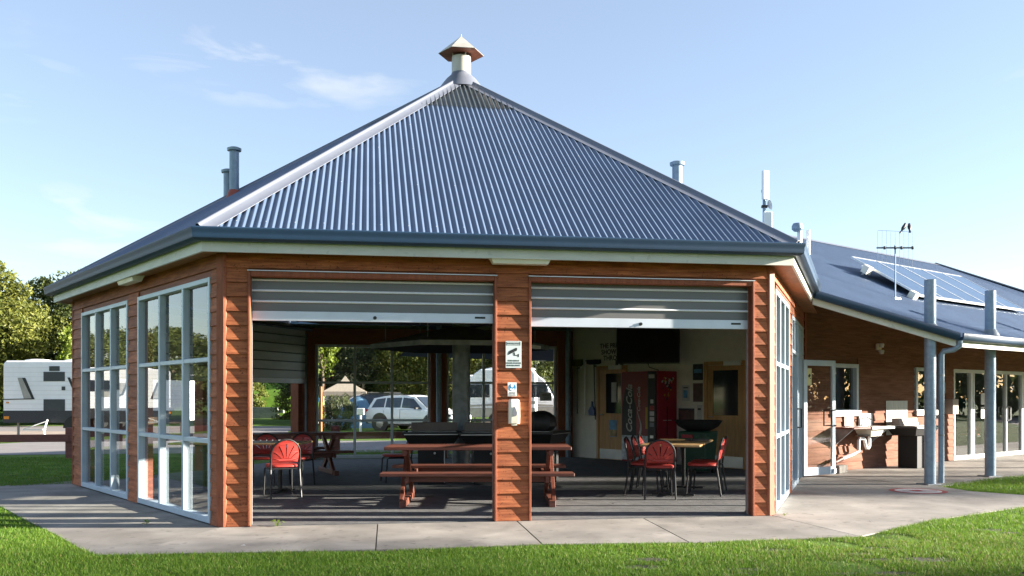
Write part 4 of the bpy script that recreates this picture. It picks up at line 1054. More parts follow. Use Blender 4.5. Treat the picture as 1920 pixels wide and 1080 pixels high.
MB().tube([(-.33*math.cos(r_), -.33*math.sin(r_), 1.295), (.33*math.cos(r_), .33*math.sin(r_), 1.265)], .0035, 5).build('element', M['steel'], an)
for x in (-.2, 0, .12, .33): MB().lathe([(.02, -.03), (.028, 0), (.02, .03)], (x*math.cos(r_), x*math.sin(r_), .965), 8).build('clamp', M['black'], an)
MB().box(-.1, .1, -.06, .06, -.04, .02).build('mast_base', M['alu'], an)
def bird(dx, label, yaw):
    p = WG(ax_, ay_, zr(ay_)+1.288); p.x += dx
    t = thing('bird', label, 'bird', p, yaw, 'birds on the antenna')
    b = MB(); b.tube([(-.075, 0, -.02), (-.055, 0, .015), (-.02, 0, .045), (.02, 0, .085), (.04, 0, .115), (.055, 0, .135), (.068, 0, .142), (.078, 0, .140)], [.004, .018, .033, .036, .026, .024, .016, .004], 10)
    b.build('body', M['bird'], t, smooth=True)
    MB().tube([(.076, 0, .141), (.098, 0, .136)], .006, 6, r1=.001).build('beak', M['black'], t)
    b = MB(); b.loft([[(-.05, -.016, .0), (-.05, .016, .0), (-.055, .016, .012), (-.055, -.016, .012)], [(-.12, -.018, -.06), (-.12, .018, -.06), (-.125, .018, -.052), (-.125, -.018, -.052)]]); b.build('tail', M['bird'], t)
    for s in (-1, 1): MB().tube([(.0, s*.012, .04), (.0, s*.012, .0)], .003, 5).build('leg', M['black'], t)
bird(.16, 'left of two dark birds perched on the television antenna', R(35))
bird(.27, 'right of two dark birds perched on the television antenna', R(70))
# wireless mast behind the right hip
wm = thing('wireless_mast', 'slim mast with two white panel antennas and a small dish behind the right hip', 'mast', (4.06, 14.6, 3.4))
MB().tube([(0, 0, 0), (0, 0, 1.62)], .025, 10).build('mast', M['galv'], wm, smooth=True)
MB().box(-.085, .035, -.09, -.03, 1.18, 1.64).build('panel_antenna', M['white'], wm, rz=R(25), bevel=.008)
MB().box(-.03, .11, -.09, -.05, .62, .98).build('panel_antenna', M['white'], wm, bevel=.008)
b = MB(); b.lathe([(.001, 0), (.06, .006), (.085, .03), (.08, .03), (.001, .012)], n=20); b.xf(Matrix.Rotation(R(75), 4, 'Y') @ Matrix.Rotation(R(0), 4, 'X')); b.build('dish', M['poster_white'], wm, (.06, -.03, 1.10), smooth=True)
for z in (1.08, 1.33, .70): MB().box(-.04, .05, -.03, .03, z-.02, z+.02).build('clamp', M['black'], wm)
MB().tube([(0, 0, .52), (.62, .3, .08)], .012, 6).build('stay', M['galv_dark'], wm); MB().tube([(0, 0, .52), (.15, -.1, .12)], .010, 6).build('stay', M['galv_dark'], wm)
# sink
sk = wthing('outdoor_sink', 'wall mounted outdoor sink with white basin, tap and exposed waste pipes', 'sink', .85, -.03)
MB().box(0, .62, -.48, .0, .815, .845).build('counter', M['picnic'], sk, bevel=.004)
b = MB(); b.box(.62, 1.45, -.50, -.40, .80, .85); b.box(.62, .72, -.40, -.02, .80, .85); b.box(1.20, 1.45, -.40, -.02, .80, .85); b.box(.72, 1.2, -.08, -.02, .80, .85); b.box(.72, 1.2, -.40, -.08, .66, .665); b.build('basin_rim', M['steel'], sk, bevel=.004)
b = MB(); b.loft([[(.72, -.42, .80), (1.2, -.42, .80), (1.2, -.07, .80), (.72, -.07, .80)], [(.78, -.38, .665), (1.14, -.38, .665), (1.14, -.11, .665), (.78, -.11, .665)]], caps=False); b.add([(.78, -.38, .665), (1.14, -.38, .665), (1.14, -.11, .665), (.78, -.11, .665)], [(0, 1, 2, 3)]); b.build('basin', M['ivory'], sk, fix=False)
MB().box(.98, 1.45, -.030, -.004, .86, 1.09).build('splashback', M['white'], sk); MB().box(.45, .76, -.030, -.004, .86, 1.07).build('splashback', M['white'], sk)
for x in (.03, 1.3): MB().prism([(-.45, .812), (-.01, .812), (-.01, .45)], x, x+.02, 'x').build('bracket', M['galv_dark'], sk)
MB().tube([(1.02, -.05, .85), (1.02, -.06, 1.0), (1.03, -.13, 1.03), (1.06, -.24, .97)], .014, 8).build('tap', M['grey'], sk, smooth=True)
MB().tube([(.95, -.25, .665), (.95, -.25, .47), (.92, -.25, .43), (.84, -.25, .43), (.81, -.25, .47), (.80, -.24, .57), (.76, -.24, .62), (.62, -.24, .62), (.58, -.24, .58), (.58, -.24, .38), (.45, -.22, .33), (.10, -.18, .25)], .030, 12).build('waste_pipe', M['white'], sk, smooth=True)
MB().tube([(.10, -.18, .25), (-.14, -.17, .19)], .045, 10).build('pipe_end', M['picnic'], sk, smooth=True)
gs = wthing('wall_sheet', 'plain grey metal sheet fixed to the weatherboards behind the outdoor barbecue', 'panel', 3.3, -.034, .92)
MB().box(-.43, .43, -.006, .0, -.28, .42).build('sheet', M['sheet'], gs)
wl_ = wthing('wall_light', 'small twin wall light fitting high on the shaded weatherboard wall', 'light fitting', 2.536, -.03, 2.38)
MB().box(-.07, .07, -.06, 0, -.02, .11).build('base', M['ivory'], wl_, bevel=.01)
for z in (-.08, .05): MB().lathe([(.04, 0), (.055, .05), (.05, .08), (.001, .085)], (0, -.09, z-.02), 14).build('lamp', M['poster_white'], wl_, smooth=True)
cbk = wthing('concrete_block', 'rough grey concrete block on the paving by the open glass door', 'block', .66, -.32, 0, R(5))
MB().box(-.17, .17, -.09, .09, .001, .15).build('block', M['rock'], cbk, bevel=.012)
pd = wthing('towel_dispenser', 'brown box dispenser with white front on the wall beside the glazed doors', 'dispenser', 5.42, -.03, 1.18)
MB().box(-.17, .10, -.24, 0, -.14, .2).build('box', M['gunmetal'], pd, bevel=.01); MB().box(.101, .16, -.2, -.03, -.1, .16).build('front', M['white'], pd)
bs = wthing('wall_sign', 'small blue notice on the wall above the brown dispenser', 'sign', 5.30, -.034, 1.62)
MB().box(-.09, .09, -.005, 0, -.12, .12).build('plate', M['poster_sky'], bs)
# chairs seen in the wing's room
for i, (x, y, a) in enumerate(((6.6, 1.3, 200), (7.4, 1.6, 30), (9.3, 1.2, 120))):
    p = WG(x, y, .006); dup(ch, p, R(a), ['dim chair behind the left pane of the glazed doors', 'dim chair behind the second pane of the glazed doors', 'dim chair behind the double glass doors of the wing'][i], 'chairs inside the wing room')

# ------------------------------------------------------------------ outside: fence, posts, wall
rfz = thing('rail_fence', 'low dark red timber rail fence between the lawn and the road', 'fence', (-10.3, 21.2, -.035))
pts = [(-36, 17.6), (-29, 18.6), (-22, 19.6), (-16, 20.4), (-10.3, 21.2), (-4.4, 22.6), (2.2, 23.9), (9, 25.2), (16, 26.6)]
for i, (x, y) in enumerate(pts):
    MB().box(-.11, .11, -.09, .09, 0, .74).build('post', M['fence'], rfz, (x+10.3, y-21.2, 0), rz=R(8), bevel=.01)
    if i:
        a = Vector((pts[i-1][0]+10.3, pts[i-1][1]-21.2-.1, .50)); c = Vector((x+10.3, y-21.2-.1, .50)); d = (c-a).normalized()*.0
        MB().bar(a+d, c-d, .07, .175).build('rail', M['fence'], rfz, bevel=.008)
def post(name, label, cat, x, y, h, r, m, extra=None, z=-.035):
    t = thing(name, label, cat, (x, y, z)); MB().lathe([(r, 0), (r, h)], n=10).build('post', M[m], t)
    return t
post('timber_post', 'pale timber post standing beside the shrub beyond the back window', 'post', -7.9, 37.5, 1.9, .055, 'post_orange')
q = post('park_sign', 'slim sign post with small round blue sign beyond the back window', 'sign', -8.05, 37.3, 1.65, .03, 'green')
b = MB(); b.lathe([(.001, 0), (.14, 0), (.14, .02), (.001, .02)], n=18); b.xf(Matrix.Rotation(R(90), 4, 'X')); b.build('sign_face', M['signblue'], q, (0, -.03, 1.35))
MB().box(-.22, .08, -.05, .05, .38, .50).build('tap_box', M['poster_white'], q)
q = post('power_pedestal', 'white power pedestal with square head standing in front of the blue tent', 'pedestal', -6.35, 38, .95, .05, 'white')
MB().box(-.14, .16, -.1, .1, .72, 1.0).build('head', M['white'], q, bevel=.02)
q = post('white_pole', 'tall thin white pole rising past the canopy beyond the back window', 'pole', -7.2, 41.5, 2.75, .04, 'white')
bw = thing('block_wall', 'low grey concrete block retaining wall below the grassy bank', 'wall', (-26.3, 62, -.035))
bmk = MB().box(0, .78, 0, .3, 0, .192).mesh('block', M['block'])
for r in range(4):
    for i in range(13): link('block', bmk, bw, (i*.79-(r % 2)*.39+.4, 0, r*.2))
b = MB(); n = 26; m_ = 9; vs = []; fs = []
rg = random.Random(5)
for j in range(m_+1):
    for i in range(n+1):
        x = -44+i*1.25; y = 62.4+j*1.6; e = max(0, min(1, (-11.5-x)/3.5)); h = (.75+2.9*min(1, j/6)*(.85+.15*math.sin(x*.35+1)))*e; vs.append((x, y, max(-.1, h+rg.uniform(-.14, .14)*e) if j else -.1))
for j in range(m_):
    for i in range(n): a = j*(n+1)+i; fs.append((a, a+1, a+n+2, a+n+1))
tag(b.add(vs, fs).build('grassy_bank', M['bank'], None, smooth=False, fix=False), kind='structure'); bpy.data.objects['grassy_bank'].data.shade_smooth()

# ------------------------------------------------------------------ vehicles
def wheel(par, x, y, r, wd, side):
    wv = MB(); wv.lathe([(r*.62, -wd/2), (r*.93, -wd/2), (r, -wd*.35), (r, wd*.35), (r*.93, wd/2), (r*.62, wd/2)], n=24); wv.xf(Matrix.Rotation(R(90), 4, 'X'))
    w_ = wv.build('wheel', M['tyre'], par, (x, y, r), smooth=True)
    rm_ = MB(); rm_.lathe([(r*.62, -.02), (r*.60, .03), (r*.15, .05), (r*.001, .055)], n=20)
    for k in range(5):
        a = 2*math.pi*k/5; rm_.box(0, 0.001, 0, .001, 0, .001)
    rm_.xf(Matrix.Rotation(R(90)*side, 4, 'X')); rm_.build('rim', M['rim'], w_, (0, -side*wd*.38, 0), smooth=True)
    for k in range(5):
        a = 2*math.pi*k/5; MB().bar((0, -side*(wd*.47), 0), (r*.58*math.cos(a), -side*(wd*.47), r*.58*math.sin(a)), .05, .02, up=(0, 1, 0)).build('spoke', M['rim'], w_)
    return w_
def suv(label, loc, rz, body, group='parked cars'):
    t = thing('parked_car', label, 'car', loc, rz, group)
    # side profile, x forward; half widths per section
    S = [(-2.32, .80, .55, .98), (-2.28, .90, .42, 1.06), (-1.9, .95, .34, 1.10), (-.9, .96, .33, 1.08), (.4, .96, .33, 1.05), (1.0, .96, .34, 1.04), (1.75, .93, .36, .98), (2.2, .86, .40, .90), (2.36, .74, .48, .80)]
    b = MB(); rings = []
    for x, hw, z0, z1 in S:
        rings.append([(x, -hw*.9, z0), (x, -hw, z0+.12), (x, -hw, z0+(z1-z0)*.6), (x, -hw*.95, z1-.03), (x, -hw*.86, z1), (x, hw*.86, z1), (x, hw*.95, z1-.03), (x, hw, z0+(z1-z0)*.6), (x, hw, z0+.12), (x, hw*.9, z0)])
    b.loft(rings); b.build('body', M[body], t, smooth=True)
    # cabin with glass
    T = [(-2.22, .84, 1.04, .80, 1.10), (-1.95, .88, 1.06, .70, 1.56), (-1.3, .89, 1.06, .70, 1.66), (-.2, .89, 1.05, .70, 1.68), (.35, .88, 1.04, .68, 1.62), (1.15, .84, 1.02, .80, 1.06)]
    rings = [[(x, -hb, zb), (x, -ht, zt), (x, -ht*.6, zt+.03), (x, ht*.6, zt+.03), (x, ht, zt), (x, hb, zb)] for x, hb, zb, ht, zt in T]
    MB().loft(rings).build('roof', M[body], t, smooth=True)
    def side_pt(x, f):
        for a, c in zip(T[:-1], T[1:]):
            if a[0] <= x <= c[0]:
                u = (x-a[0])/(c[0]-a[0]); v = [p+(q-p)*u for p, q in zip(a, c)]
                return v[1]+(v[3]-v[1])*f, v[2]+(v[4]-v[2])*f
    for s in (-1, 1):
        for (xa, xb, xc, xd) in ((-1.98, -1.25, -1.25, -1.78), (-1.17, -.32, -.32, -1.17), (-.24, .86, .30, -.24)):
            q = []
            for x, f in ((xa, .12), (xb, .12), (xc, .86), (xd, .86)):
                y, z = side_pt(x, f); q.append((x, s*(y+.012), z))
            q2 = [(x, y-s*.03, z) for x, y, z in q]
            MB().loft([q, q2]).build('side_window', M['carglass'], t)
        for x in (-.28, -1.21): MB().box(x-.005, x+.005, s*.965-.004, s*.965+.004, .45, 1.0).build('door_seam', M['black'], t)
        for x in (-1.05, -.1): MB().box(x, x+.18, s*.975-.01, s*.975+.01, .86, .885).build('door_handle', M[body], t)
        b = MB(); b.loft([[(.62, s*.92, 1.06), (.62, s*1.12, 1.05), (.62, s*1.12, 1.17), (.62, s*.92, 1.15)], [(.72, s*.92, 1.06), (.72, s*1.10, 1.06), (.72, s*1.10, 1.15), (.72, s*.92, 1.14)]]); b.build('mirror', M['black'], t, bevel=.01)
        MB().box(-2.32, -2.1, s*.80-.08, s*.80+.09, .84, 1.04).build('tail_light', M['taillight'], t, bevel=.02)
        MB().box(2.1, 2.335, s*.68-.14, s*.68+.16, .72, .85).build('headlight', M['carglass'], t, bevel=.02)
        for x in (-1.42, 1.45):
            wheel(t, x, s*.84, .38, .26, -s if s > 0 else 1)
            b = MB(); b.lathe([(.46, -.02), (.46, .02)], n=24); b.xf(Matrix.Rotation(R(90), 4, 'X')); b.build('wheel_arch', M['black'], t, (x, s*.952, .42))
        MB().box(-1.9, .2, s*.58-.02, s*.58+.02, 1.70, 1.73).build('roof_rail', M['black'], t)
        MB().box(-1.0, 1.0, s*.96-.03, s*.96+.02, .30, .38).build('side_sill', M['black'], t)
    ws = [(.36+.02, -.62, 1.60), (.36+.02, .62, 1.60), (1.08, .76, 1.10), (1.08, -.76, 1.10)]
    MB().loft([[(x+.03, y, z+.03) for x, y, z in ws], ws]).build('windscreen', M['carglass'], t)
    rw = [(-1.98, -.60, 1.56), (-1.98, .60, 1.56), (-2.21, .70, 1.12), (-2.21, -.70, 1.12)]
    MB().loft([[(x-.03, y, z+.01) for x, y, z in rw], rw]).build('rear_window', M['carglass'], t)
    MB().box(-2.36, -2.30, -.25, .25, .66, .78).build('number_plate', M['poster_white'], t)
    MB().box(2.33, 2.38, -.5, .5, .55, .74).build('grille', M['black'], t)
    MB().box(-2.36, -2.26, -.8, .8, .36, .52).build('rear_bumper', M['black'], t, bevel=.02)
    return t
wc_ = suv('white large car parked beyond the back window, its tail to the left', (-4.05, 39.2, -.05), R(-32), 'sheeny_white'); wc_.scale = (.97, .97, .92)
suv('dark car parked with its red tail light towards us behind the white car', (-6.15, 45, -.05), R(75), 'darkcar')

def caravan(label, loc, rz, L=6.2, style=0, H=2.75):
    t = thing('caravan', label, 'caravan', loc, rz, 'caravans on the park sites')
    W2 = 1.15
    xl, xr = (-1.85, L-1.85) if style == 0 else (-L/2, L/2)
    if style == 0: prof = [(xl, .62), (xr, .62), (xr+.05, 1.6), (xr-.02, H-.12), (xr-.2, H), (xl+.12, H), (xl, H-.12)]
    else: prof = [(xl, .62), (xr-.15, .62), (xr+.12, 1.15), (xr-.55, H-.25), (xr-.9, H), (xl+.15, H), (xl, H-.2)]
    MB().prism(prof, -W2, W2, 'y').build('body', M['sheeny_white'], t, bevel=.05)
    for s in (-1, 1):
        y = s*W2
        MB().box(xl+.01, xr-.03, y-.01, y+.012*1, .55, .98).build('skirt', M['chequer'] if style == 0 else M['decal'], t)
        for z in [1.05+.16*i for i in range(10)]: MB().box(xl+.06, xr-.3, y-.006, y+.006, z, z+.008).build('cladding_groove', M['poster_white'], t)
        if style == 0:
            for x0, x1, z0, z1 in ((-.4, .35, 2.02, 2.35), (-.2, .17, 2.38, 2.55), (-.4, .35, .98, 1.38), (.24, .36, 1.70, 1.83)): MB().box(x0, x1, y-.02, y+.02, z0, z1).build('hatch', M['charcoal'], t)
            MB().prism([(-1.32, 2.14), (-1.05, 2.14), (-.74, 1.40), (-1.10, 1.40)], y-.012, y+.012, 'y').build('decal', M['decal'], t)
            MB().prism([(-1.16, 2.14), (-1.05, 2.14), (-.72, 1.38), (xl, 1.36), (xl, 1.39), (-.82, 1.41)], y-.016, y+.016, 'y').build('decal_edge', M['ink'], t)
            MB().prism([(.5, 2.1), (1.9, 2.1), (1.9, 1.45), (.95, 1.5), (.72, 1.62)], y-.012, y+.012, 'y').build('decal', M['decal'], t)
            MB().box(1.35, 2.3, y-.022, y+.022, 1.72, 2.2).build('window', M['carglass'], t)
            MB().prism([(.44, 2.15), (.53, 2.15), (.76, 1.63), (.98, 1.51), (1.3, 1.48), (1.3, 1.44), (.95, 1.46), (.69, 1.58)], y-.016, y+.016, 'y').build('decal_edge', M['ink'], t)
            MB().box(-1.80, -1.62, y-.02, y+.02, .68, .78).build('side_marker', M['amber'], t)
            MB().box(-1.72, -1.63, y-.018, y+.018, 1.24, 1.29).build('side_marker', M['amber'], t)
        else:
            for x0, x1 in ((-2.2, -1.2), (.4, 1.5)): MB().box(x0, x1, y-.022, y+.022, 1.45, 2.05).build('window', M['carglass'], t, bevel=.01)
            MB().box(-.7, -.05, y-.02, y+.02, .7, 2.35).build('door', M['poster_white'], t)
            MB().prism([(xl, 1.15), (xr-.1, 1.0), (xr-.1, 1.08), (xl, 1.3)], y-.014, y+.014, 'y').build('decal', M['decal'], t)
        for x in (.75, 1.62) if style == 0 else (.0,):
            wheel(t, x, s*(W2-.12), .36, .22, -s if s > 0 else 1)
            b = MB(); b.prism(circ(0, 0, .46, 16, 0, math.pi, True), -.005, .005, 'y'); b.build('wheel_arch', M['black_matt'], t, (x, s*(W2+.012), .36))
    for x in (-1.2, .25): MB().lathe([(.001, 0), (.45, 0), (.42, .07), (.2, .10), (.001, .1)], (x, 0, H-.005), 16).build('roof_vent', M['white'], t, smooth=True)
    MB().box(xl-.012, xl+.02, -.6, .6, 1.5, 2.2).build('rear_window', M['carglass'], t)
    if style: MB().prism([(xr+.0, 1.45), (xr-.42, 2.25), (xr-.38, 2.28), (xr+.05, 1.48)], -.85, .85, 'y').build('front_window', M['carglass'], t)
    MB().tube([(xr, -.5, .5), (xr+1.3, 0, .48), (xr, .5, .5)], .04, 8).build('drawbar', M['black'], t)
    for x in (xl+.4, xr-.4): MB().box(x-.03, x+.03, -.9, -.84, 0, .6).build('stabiliser', M['decal'], t)
    b = MB(); b.box(-1.0, -.3, -1.45, -1.15, .30, .34); b.bar((-1.0, -1.45, .32), (-.3, -1.16, .6), .03, .03); b.build('step', M['alu'], t)
    return t
caravan('white caravan with dark chequered skirt parked across the road on the left', (-16.15, 33.2, -.03), R(0), 6.6, 0)
hs_ = tag(MB().tube([(-16.35, 31.9, .62), (-16.3, 31.6, .30), (-16.2, 31.4, .02), (-15.6, 30.2, .02), (-14.9, 29.2, .02)], .035, 8).build('waste_hose', M['white'], None, smooth=True), 'white ribbed hose trailing from the left caravan to the grass', 'hose')
caravan('white caravan with sloping front seen past the flue column', (-.55, 42.6, -.03), R(176), 3.4, 1)
caravan('white caravan seen through the last back window right of the centre pier', (-.35, 47.5, -.03), R(3), 5.0, 1, 2.6)
caravan('white caravan on a far site off to the left, mirrored in the side windows', (-31, 31, -.03), R(20), 6.4, 0)
# tents
dt = thing('dome_tent', 'blue dome tent standing behind the white pedestal', 'tent', (-7.25, 43.5, -.035))
rings = []
for i in range(7):
    a = R(90*i/6); r = math.cos(a)*1.25+.03; rings.append([(r*c*(1-.12*math.sin(a)), r*s_, 1.55*math.sin(a)) for c, s_ in circ(0, 0, 1, 12)])
MB().loft(rings).build('fly', M['tent'], dt, smooth=True)
for k in range(4):
    a = R(45+90*k); MB().tube([(math.cos(a)*(1.29*math.cos(R(t))), math.sin(a)*1.29*math.cos(R(t)), 1.58*math.sin(R(t))) for t in range(0, 91, 10)], .015, 6).build('tent_pole', M['grey'], dt)
gz = thing('gazebo', 'beige gazebo canopy with a small raised peak behind the shrub', 'gazebo', (-8.55, 46.5, -.035), R(8)); gz.scale = (.64, .64, .90)
b = MB()
def sq(r, z): return [(-r, -r, z), (r, -r, z), (r, r, z), (-r, r, z)]
b.loft([sq(1.65, 1.72), sq(1.68, 1.95), sq(.55, 2.42), sq(.5, 2.40)], caps=False); b.loft([sq(.42, 2.45), sq(.02, 2.85)], caps=True); b.build('canopy', M['canvas'], gz, fix=False)
for sx in (-1, 1):
    for sy in (-1, 1): MB().lathe([(.03, 0), (.03, 1.9)], (sx*1.6, sy*1.6, 0), 8).build('pole', M['white'], gz)
MB().box(-1.6, 1.6, 1.58, 1.60, 0, 1.75).build('wall_panel', M['white'], gz)

# ------------------------------------------------------------------ vegetation
def leaf_quads(P, Nn, size, rs):
    """P centres (n,3), returns verts/faces of 4-gon leaves"""
    n = len(P); a = rs.normal(size=(n, 3)); a /= np.linalg.norm(a, axis=1)[:, None]
    nn = Nn*.6+a*.8; nn /= np.linalg.norm(nn, axis=1)[:, None]
    t = np.cross(nn, rs.normal(size=(n, 3))); t /= np.linalg.norm(t, axis=1)[:, None]; b = np.cross(nn, t)
    L = (size*rs.uniform(.6, 1.3, n))[:, None]; Wd = L*.45
    V = np.stack([P-t*L, P+b*Wd-t*L*.1+nn*L*.12, P+t*L, P-b*Wd-t*L*.1+nn*L*.12], 1).reshape(-1, 3)
    return V
def mesh_quads(name, V, m):
    me = bpy.data.meshes.new(name); n = len(V)//4
    me.vertices.add(len(V)); me.vertices.foreach_set('co', V.astype(np.float32).ravel())
    me.loops.add(4*n); me.loops.foreach_set('vertex_index', np.arange(4*n, dtype=np.int32))
    me.polygons.add(n); me.polygons.foreach_set('loop_start', np.arange(0, 4*n, 4, dtype=np.int32)); me.polygons.foreach_set('loop_total', np.full(n, 4, dtype=np.int32))
    me.materials.append(m); me.update(calc_edges=True); return me
def crown_mesh(seed, rx, ry, rz_, zc, nclump, nleaf, leaf, cr_, m, low=.35):
    rs = np.random.default_rng(seed); V = []
    d = rs.normal(size=(nclump, 3)); d /= np.linalg.norm(d, axis=1)[:, None]; d[:, 2] = np.where(d[:, 2] < 0, d[:, 2]*low*2, d[:, 2])
    rad = rs.uniform(.55, 1.02, nclump)**.6
    lob = 1+.18*np.sin(3*np.arctan2(d[:, 1], d[:, 0])+seed)+.10*np.sin(7*d[:, 2]+seed*2)
    C = d*(rad*lob)[:, None]*np.array([rx, ry, rz_])+np.array([0, 0, zc])
    for c, dd in zip(C, d):
        k = int(nleaf*rs.uniform(.6, 1.3)); r = cr_*rs.uniform(.6, 1.35)
        q = rs.normal(size=(k, 3)); q /= np.linalg.norm(q, axis=1)[:, None]
        p = c+q*(r*rs.uniform(.35, 1., k)**.5)[:, None]*np.array([1, 1, .75])
        V.append(leaf_quads(p, q*.7+dd*.3+np.array([0, 0, .35]), leaf, rs))
    return mesh_quads('crown', np.concatenate(V), m), C
def trunk_mesh(seed, h, r, C):
    rg = random.Random(seed); b = MB()
    top = Vector((rg.uniform(-.3, .3), rg.uniform(-.3, .3), h)); mid = Vector((rg.uniform(-.2, .2), rg.uniform(-.2, .2), h*.5))
    b.tube([(0, 0, -.15), (0, 0, .1), mid, top], [r*1.35, r*1.05, r*.85, r*.55], 9)
    for i in range(9):
        c = Vector(C[rg.randrange(len(C))])*.9; s = mid.lerp(top, rg.random())
        k = s.lerp(c, .5)+Vector((rg.uniform(-.3, .3), rg.uniform(-.3, .3), rg.uniform(-.1, .4)))
        b.tube([s, k, c], [r*.42, r*.28, r*.08], 6)
    return b.mesh('trunk', M['bark'], True)
TM = {}
def tree(kind, label, x, y, sc_=1., rz=0., group='trees round the caravan park', z=-.05, name='tree', sz=None):
    p = TP[kind]
    if kind not in TM:
        me, C = crown_mesh(p['seed'], p['rx'], p['ry'], p['rz'], p['zc'], p['nc'], p['nl'], p['leaf'], p['cr'], M[p['m']], p.get('low', .35))
        TM[kind] = (me, trunk_mesh(p['seed'], p['zc'], p['r'], C))
    t = thing(name, label, 'tree' if name == 'tree' else 'shrub', (x, y, z), rz, group); t.scale = (sc_, sc_, sc_ if sz is None else sz)
    link('crown', TM[kind][0], t); link('trunk', TM[kind][1], t)
    return t
TP = {
 'yellow': dict(seed=3, rx=3.4, ry=3.2, rz=3.7, zc=4.1, nc=230, nl=170, leaf=.105, cr=.75, m='leaf_yellow', r=.22, low=.5),
 'green': dict(seed=8, rx=3.6, ry=3.4, rz=3.2, zc=4.0, nc=230, nl=170, leaf=.10, cr=.72, m='leaf_green', r=.24, low=.4),
 'grey': dict(seed=12, rx=3.8, ry=3.5, rz=3.0, zc=3.9, nc=220, nl=170, leaf=.095, cr=.75, m='leaf_grey', r=.26, low=.35),
 'dark': dict(seed=17, rx=3.6, ry=3.4, rz=3.0, zc=3.7, nc=200, nl=140, leaf=.12, cr=.85, m='leaf_dark', r=.26, low=.5),
 'lime': dict(seed=21, rx=2.0, ry=1.9, rz=2.0, zc=2.6, nc=90, nl=80, leaf=.11, cr=.55, m='leaf_lime', r=.12, low=.5),
 'russet': dict(seed=25, rx=2.6, ry=2.4, rz=2.8, zc=3.6, nc=130, nl=70, leaf=.14, cr=.62, m='leaf_russet', r=.16, low=.5),
 'limetall': dict(seed=27, rx=1.0, ry=1.0, rz=1.5, zc=4.7, nc=60, nl=80, leaf=.10, cr=.45, m='leaf_lime', r=.10, low=.6),
 'tall': dict(seed=41, rx=3.2, ry=3.2, rz=5.0, zc=16.2, nc=160, nl=72, leaf=.12, cr=.8, m='leaf_grey', r=.28, low=.8),
 'shrub': dict(seed=31, rx=1.15, ry=1.0, rz=.95, zc=.85, nc=90, nl=70, leaf=.075, cr=.32, m='leaf_grey', r=.05, low=.7),
 'shrub2': dict(seed=35, rx=.8, ry=.8, rz=.8, zc=.75, nc=60, nl=60, leaf=.07, cr=.28, m='leaf_yellow', r=.04, low=.7),
}
# left of the pavilion, behind the caravan
tree('yellow', 'yellow green tree at the left edge behind the left caravan', -27.2, 45.5, 1.03, .3, sz=1.02)
tree('green', 'rounded green tree behind the roof end of the left caravan', -24.0, 51, 1.12, 1.2)
tree('lime', 'small bright yellow tree over the front end of the left caravan', -20.7, 44.8, .78, .4, sz=1.15)
tree('grey', 'grey green tree between the rounded green tree and the pavilion eave', -20.6, 50.5, 1.0, 2.2)
tree('dark', 'dark tree in shade behind the left caravan', -21.6, 53, .95, 2.)
tree('dark', 'dark low tree behind the yellow tree at the left edge', -28.5, 54, 1.0, .2)
# behind, seen through the openings
tree('green', 'green tree above the grassy bank seen past the half closed back shutter', -20.0, 74, 1.0, .5)
tree('limetall', 'slender bright green tree at the left of the first back window', -10.1, 47.4, 1.0, .9)
tree('grey', 'grey green gnarled tree behind the beige gazebo', -10.3, 52.0, 1.0, .1)
tree('dark', 'dark tree filling the gap left of the gnarled tree', -15.6, 79, 1.3, 1.1)
tree('green', 'green tree behind the blue dome tent', -7.3, 57.6, 1.0, 3.)
tree('yellow', 'yellowish tree above the white parked car', -4.5, 50.8, .86, 1.9)
tree('grey', 'grey green tree above the caravan with sloping front', -1.4, 73, 1.3, 4.)
tree('yellow', 'yellow green tree directly behind the flue column', -2.6, 80.5, 1.4, 5.)
tree('green', 'green tree seen right of the flue column', 1.6, 53, 1.0, 4.4)
tree('dark', 'dark tree seen through the last back window', 3.8, 57, 1.0, 3.5)
tree('dark', 'dark tree behind the dark car', -6.6, 88, 1.6, 2.6)
tree('grey', 'tall grey green tree far behind the gnarled tree', -11.5, 92, 1.65, 1.6)
tree('green', 'green tree hidden behind the cream inner wall', 7.5, 56, 1.0, 5.4)
tree('shrub', 'rounded grey green shrub in front of the beige gazebo', -7.55, 39.8, .56, .4, 'shrubs beyond the road', name='shrub', sz=.88)
tree('shrub2', 'small olive shrub by the end of the block wall', -14.6, 59.5, 1.25, 1.4, 'shrubs beyond the road', name='shrub')
tree('shrub2', 'low bright shrub on the grassy bank above the block wall', -18.2, 63.6, 1.1, .4, 'shrubs beyond the road', z=.7, name='shrub')
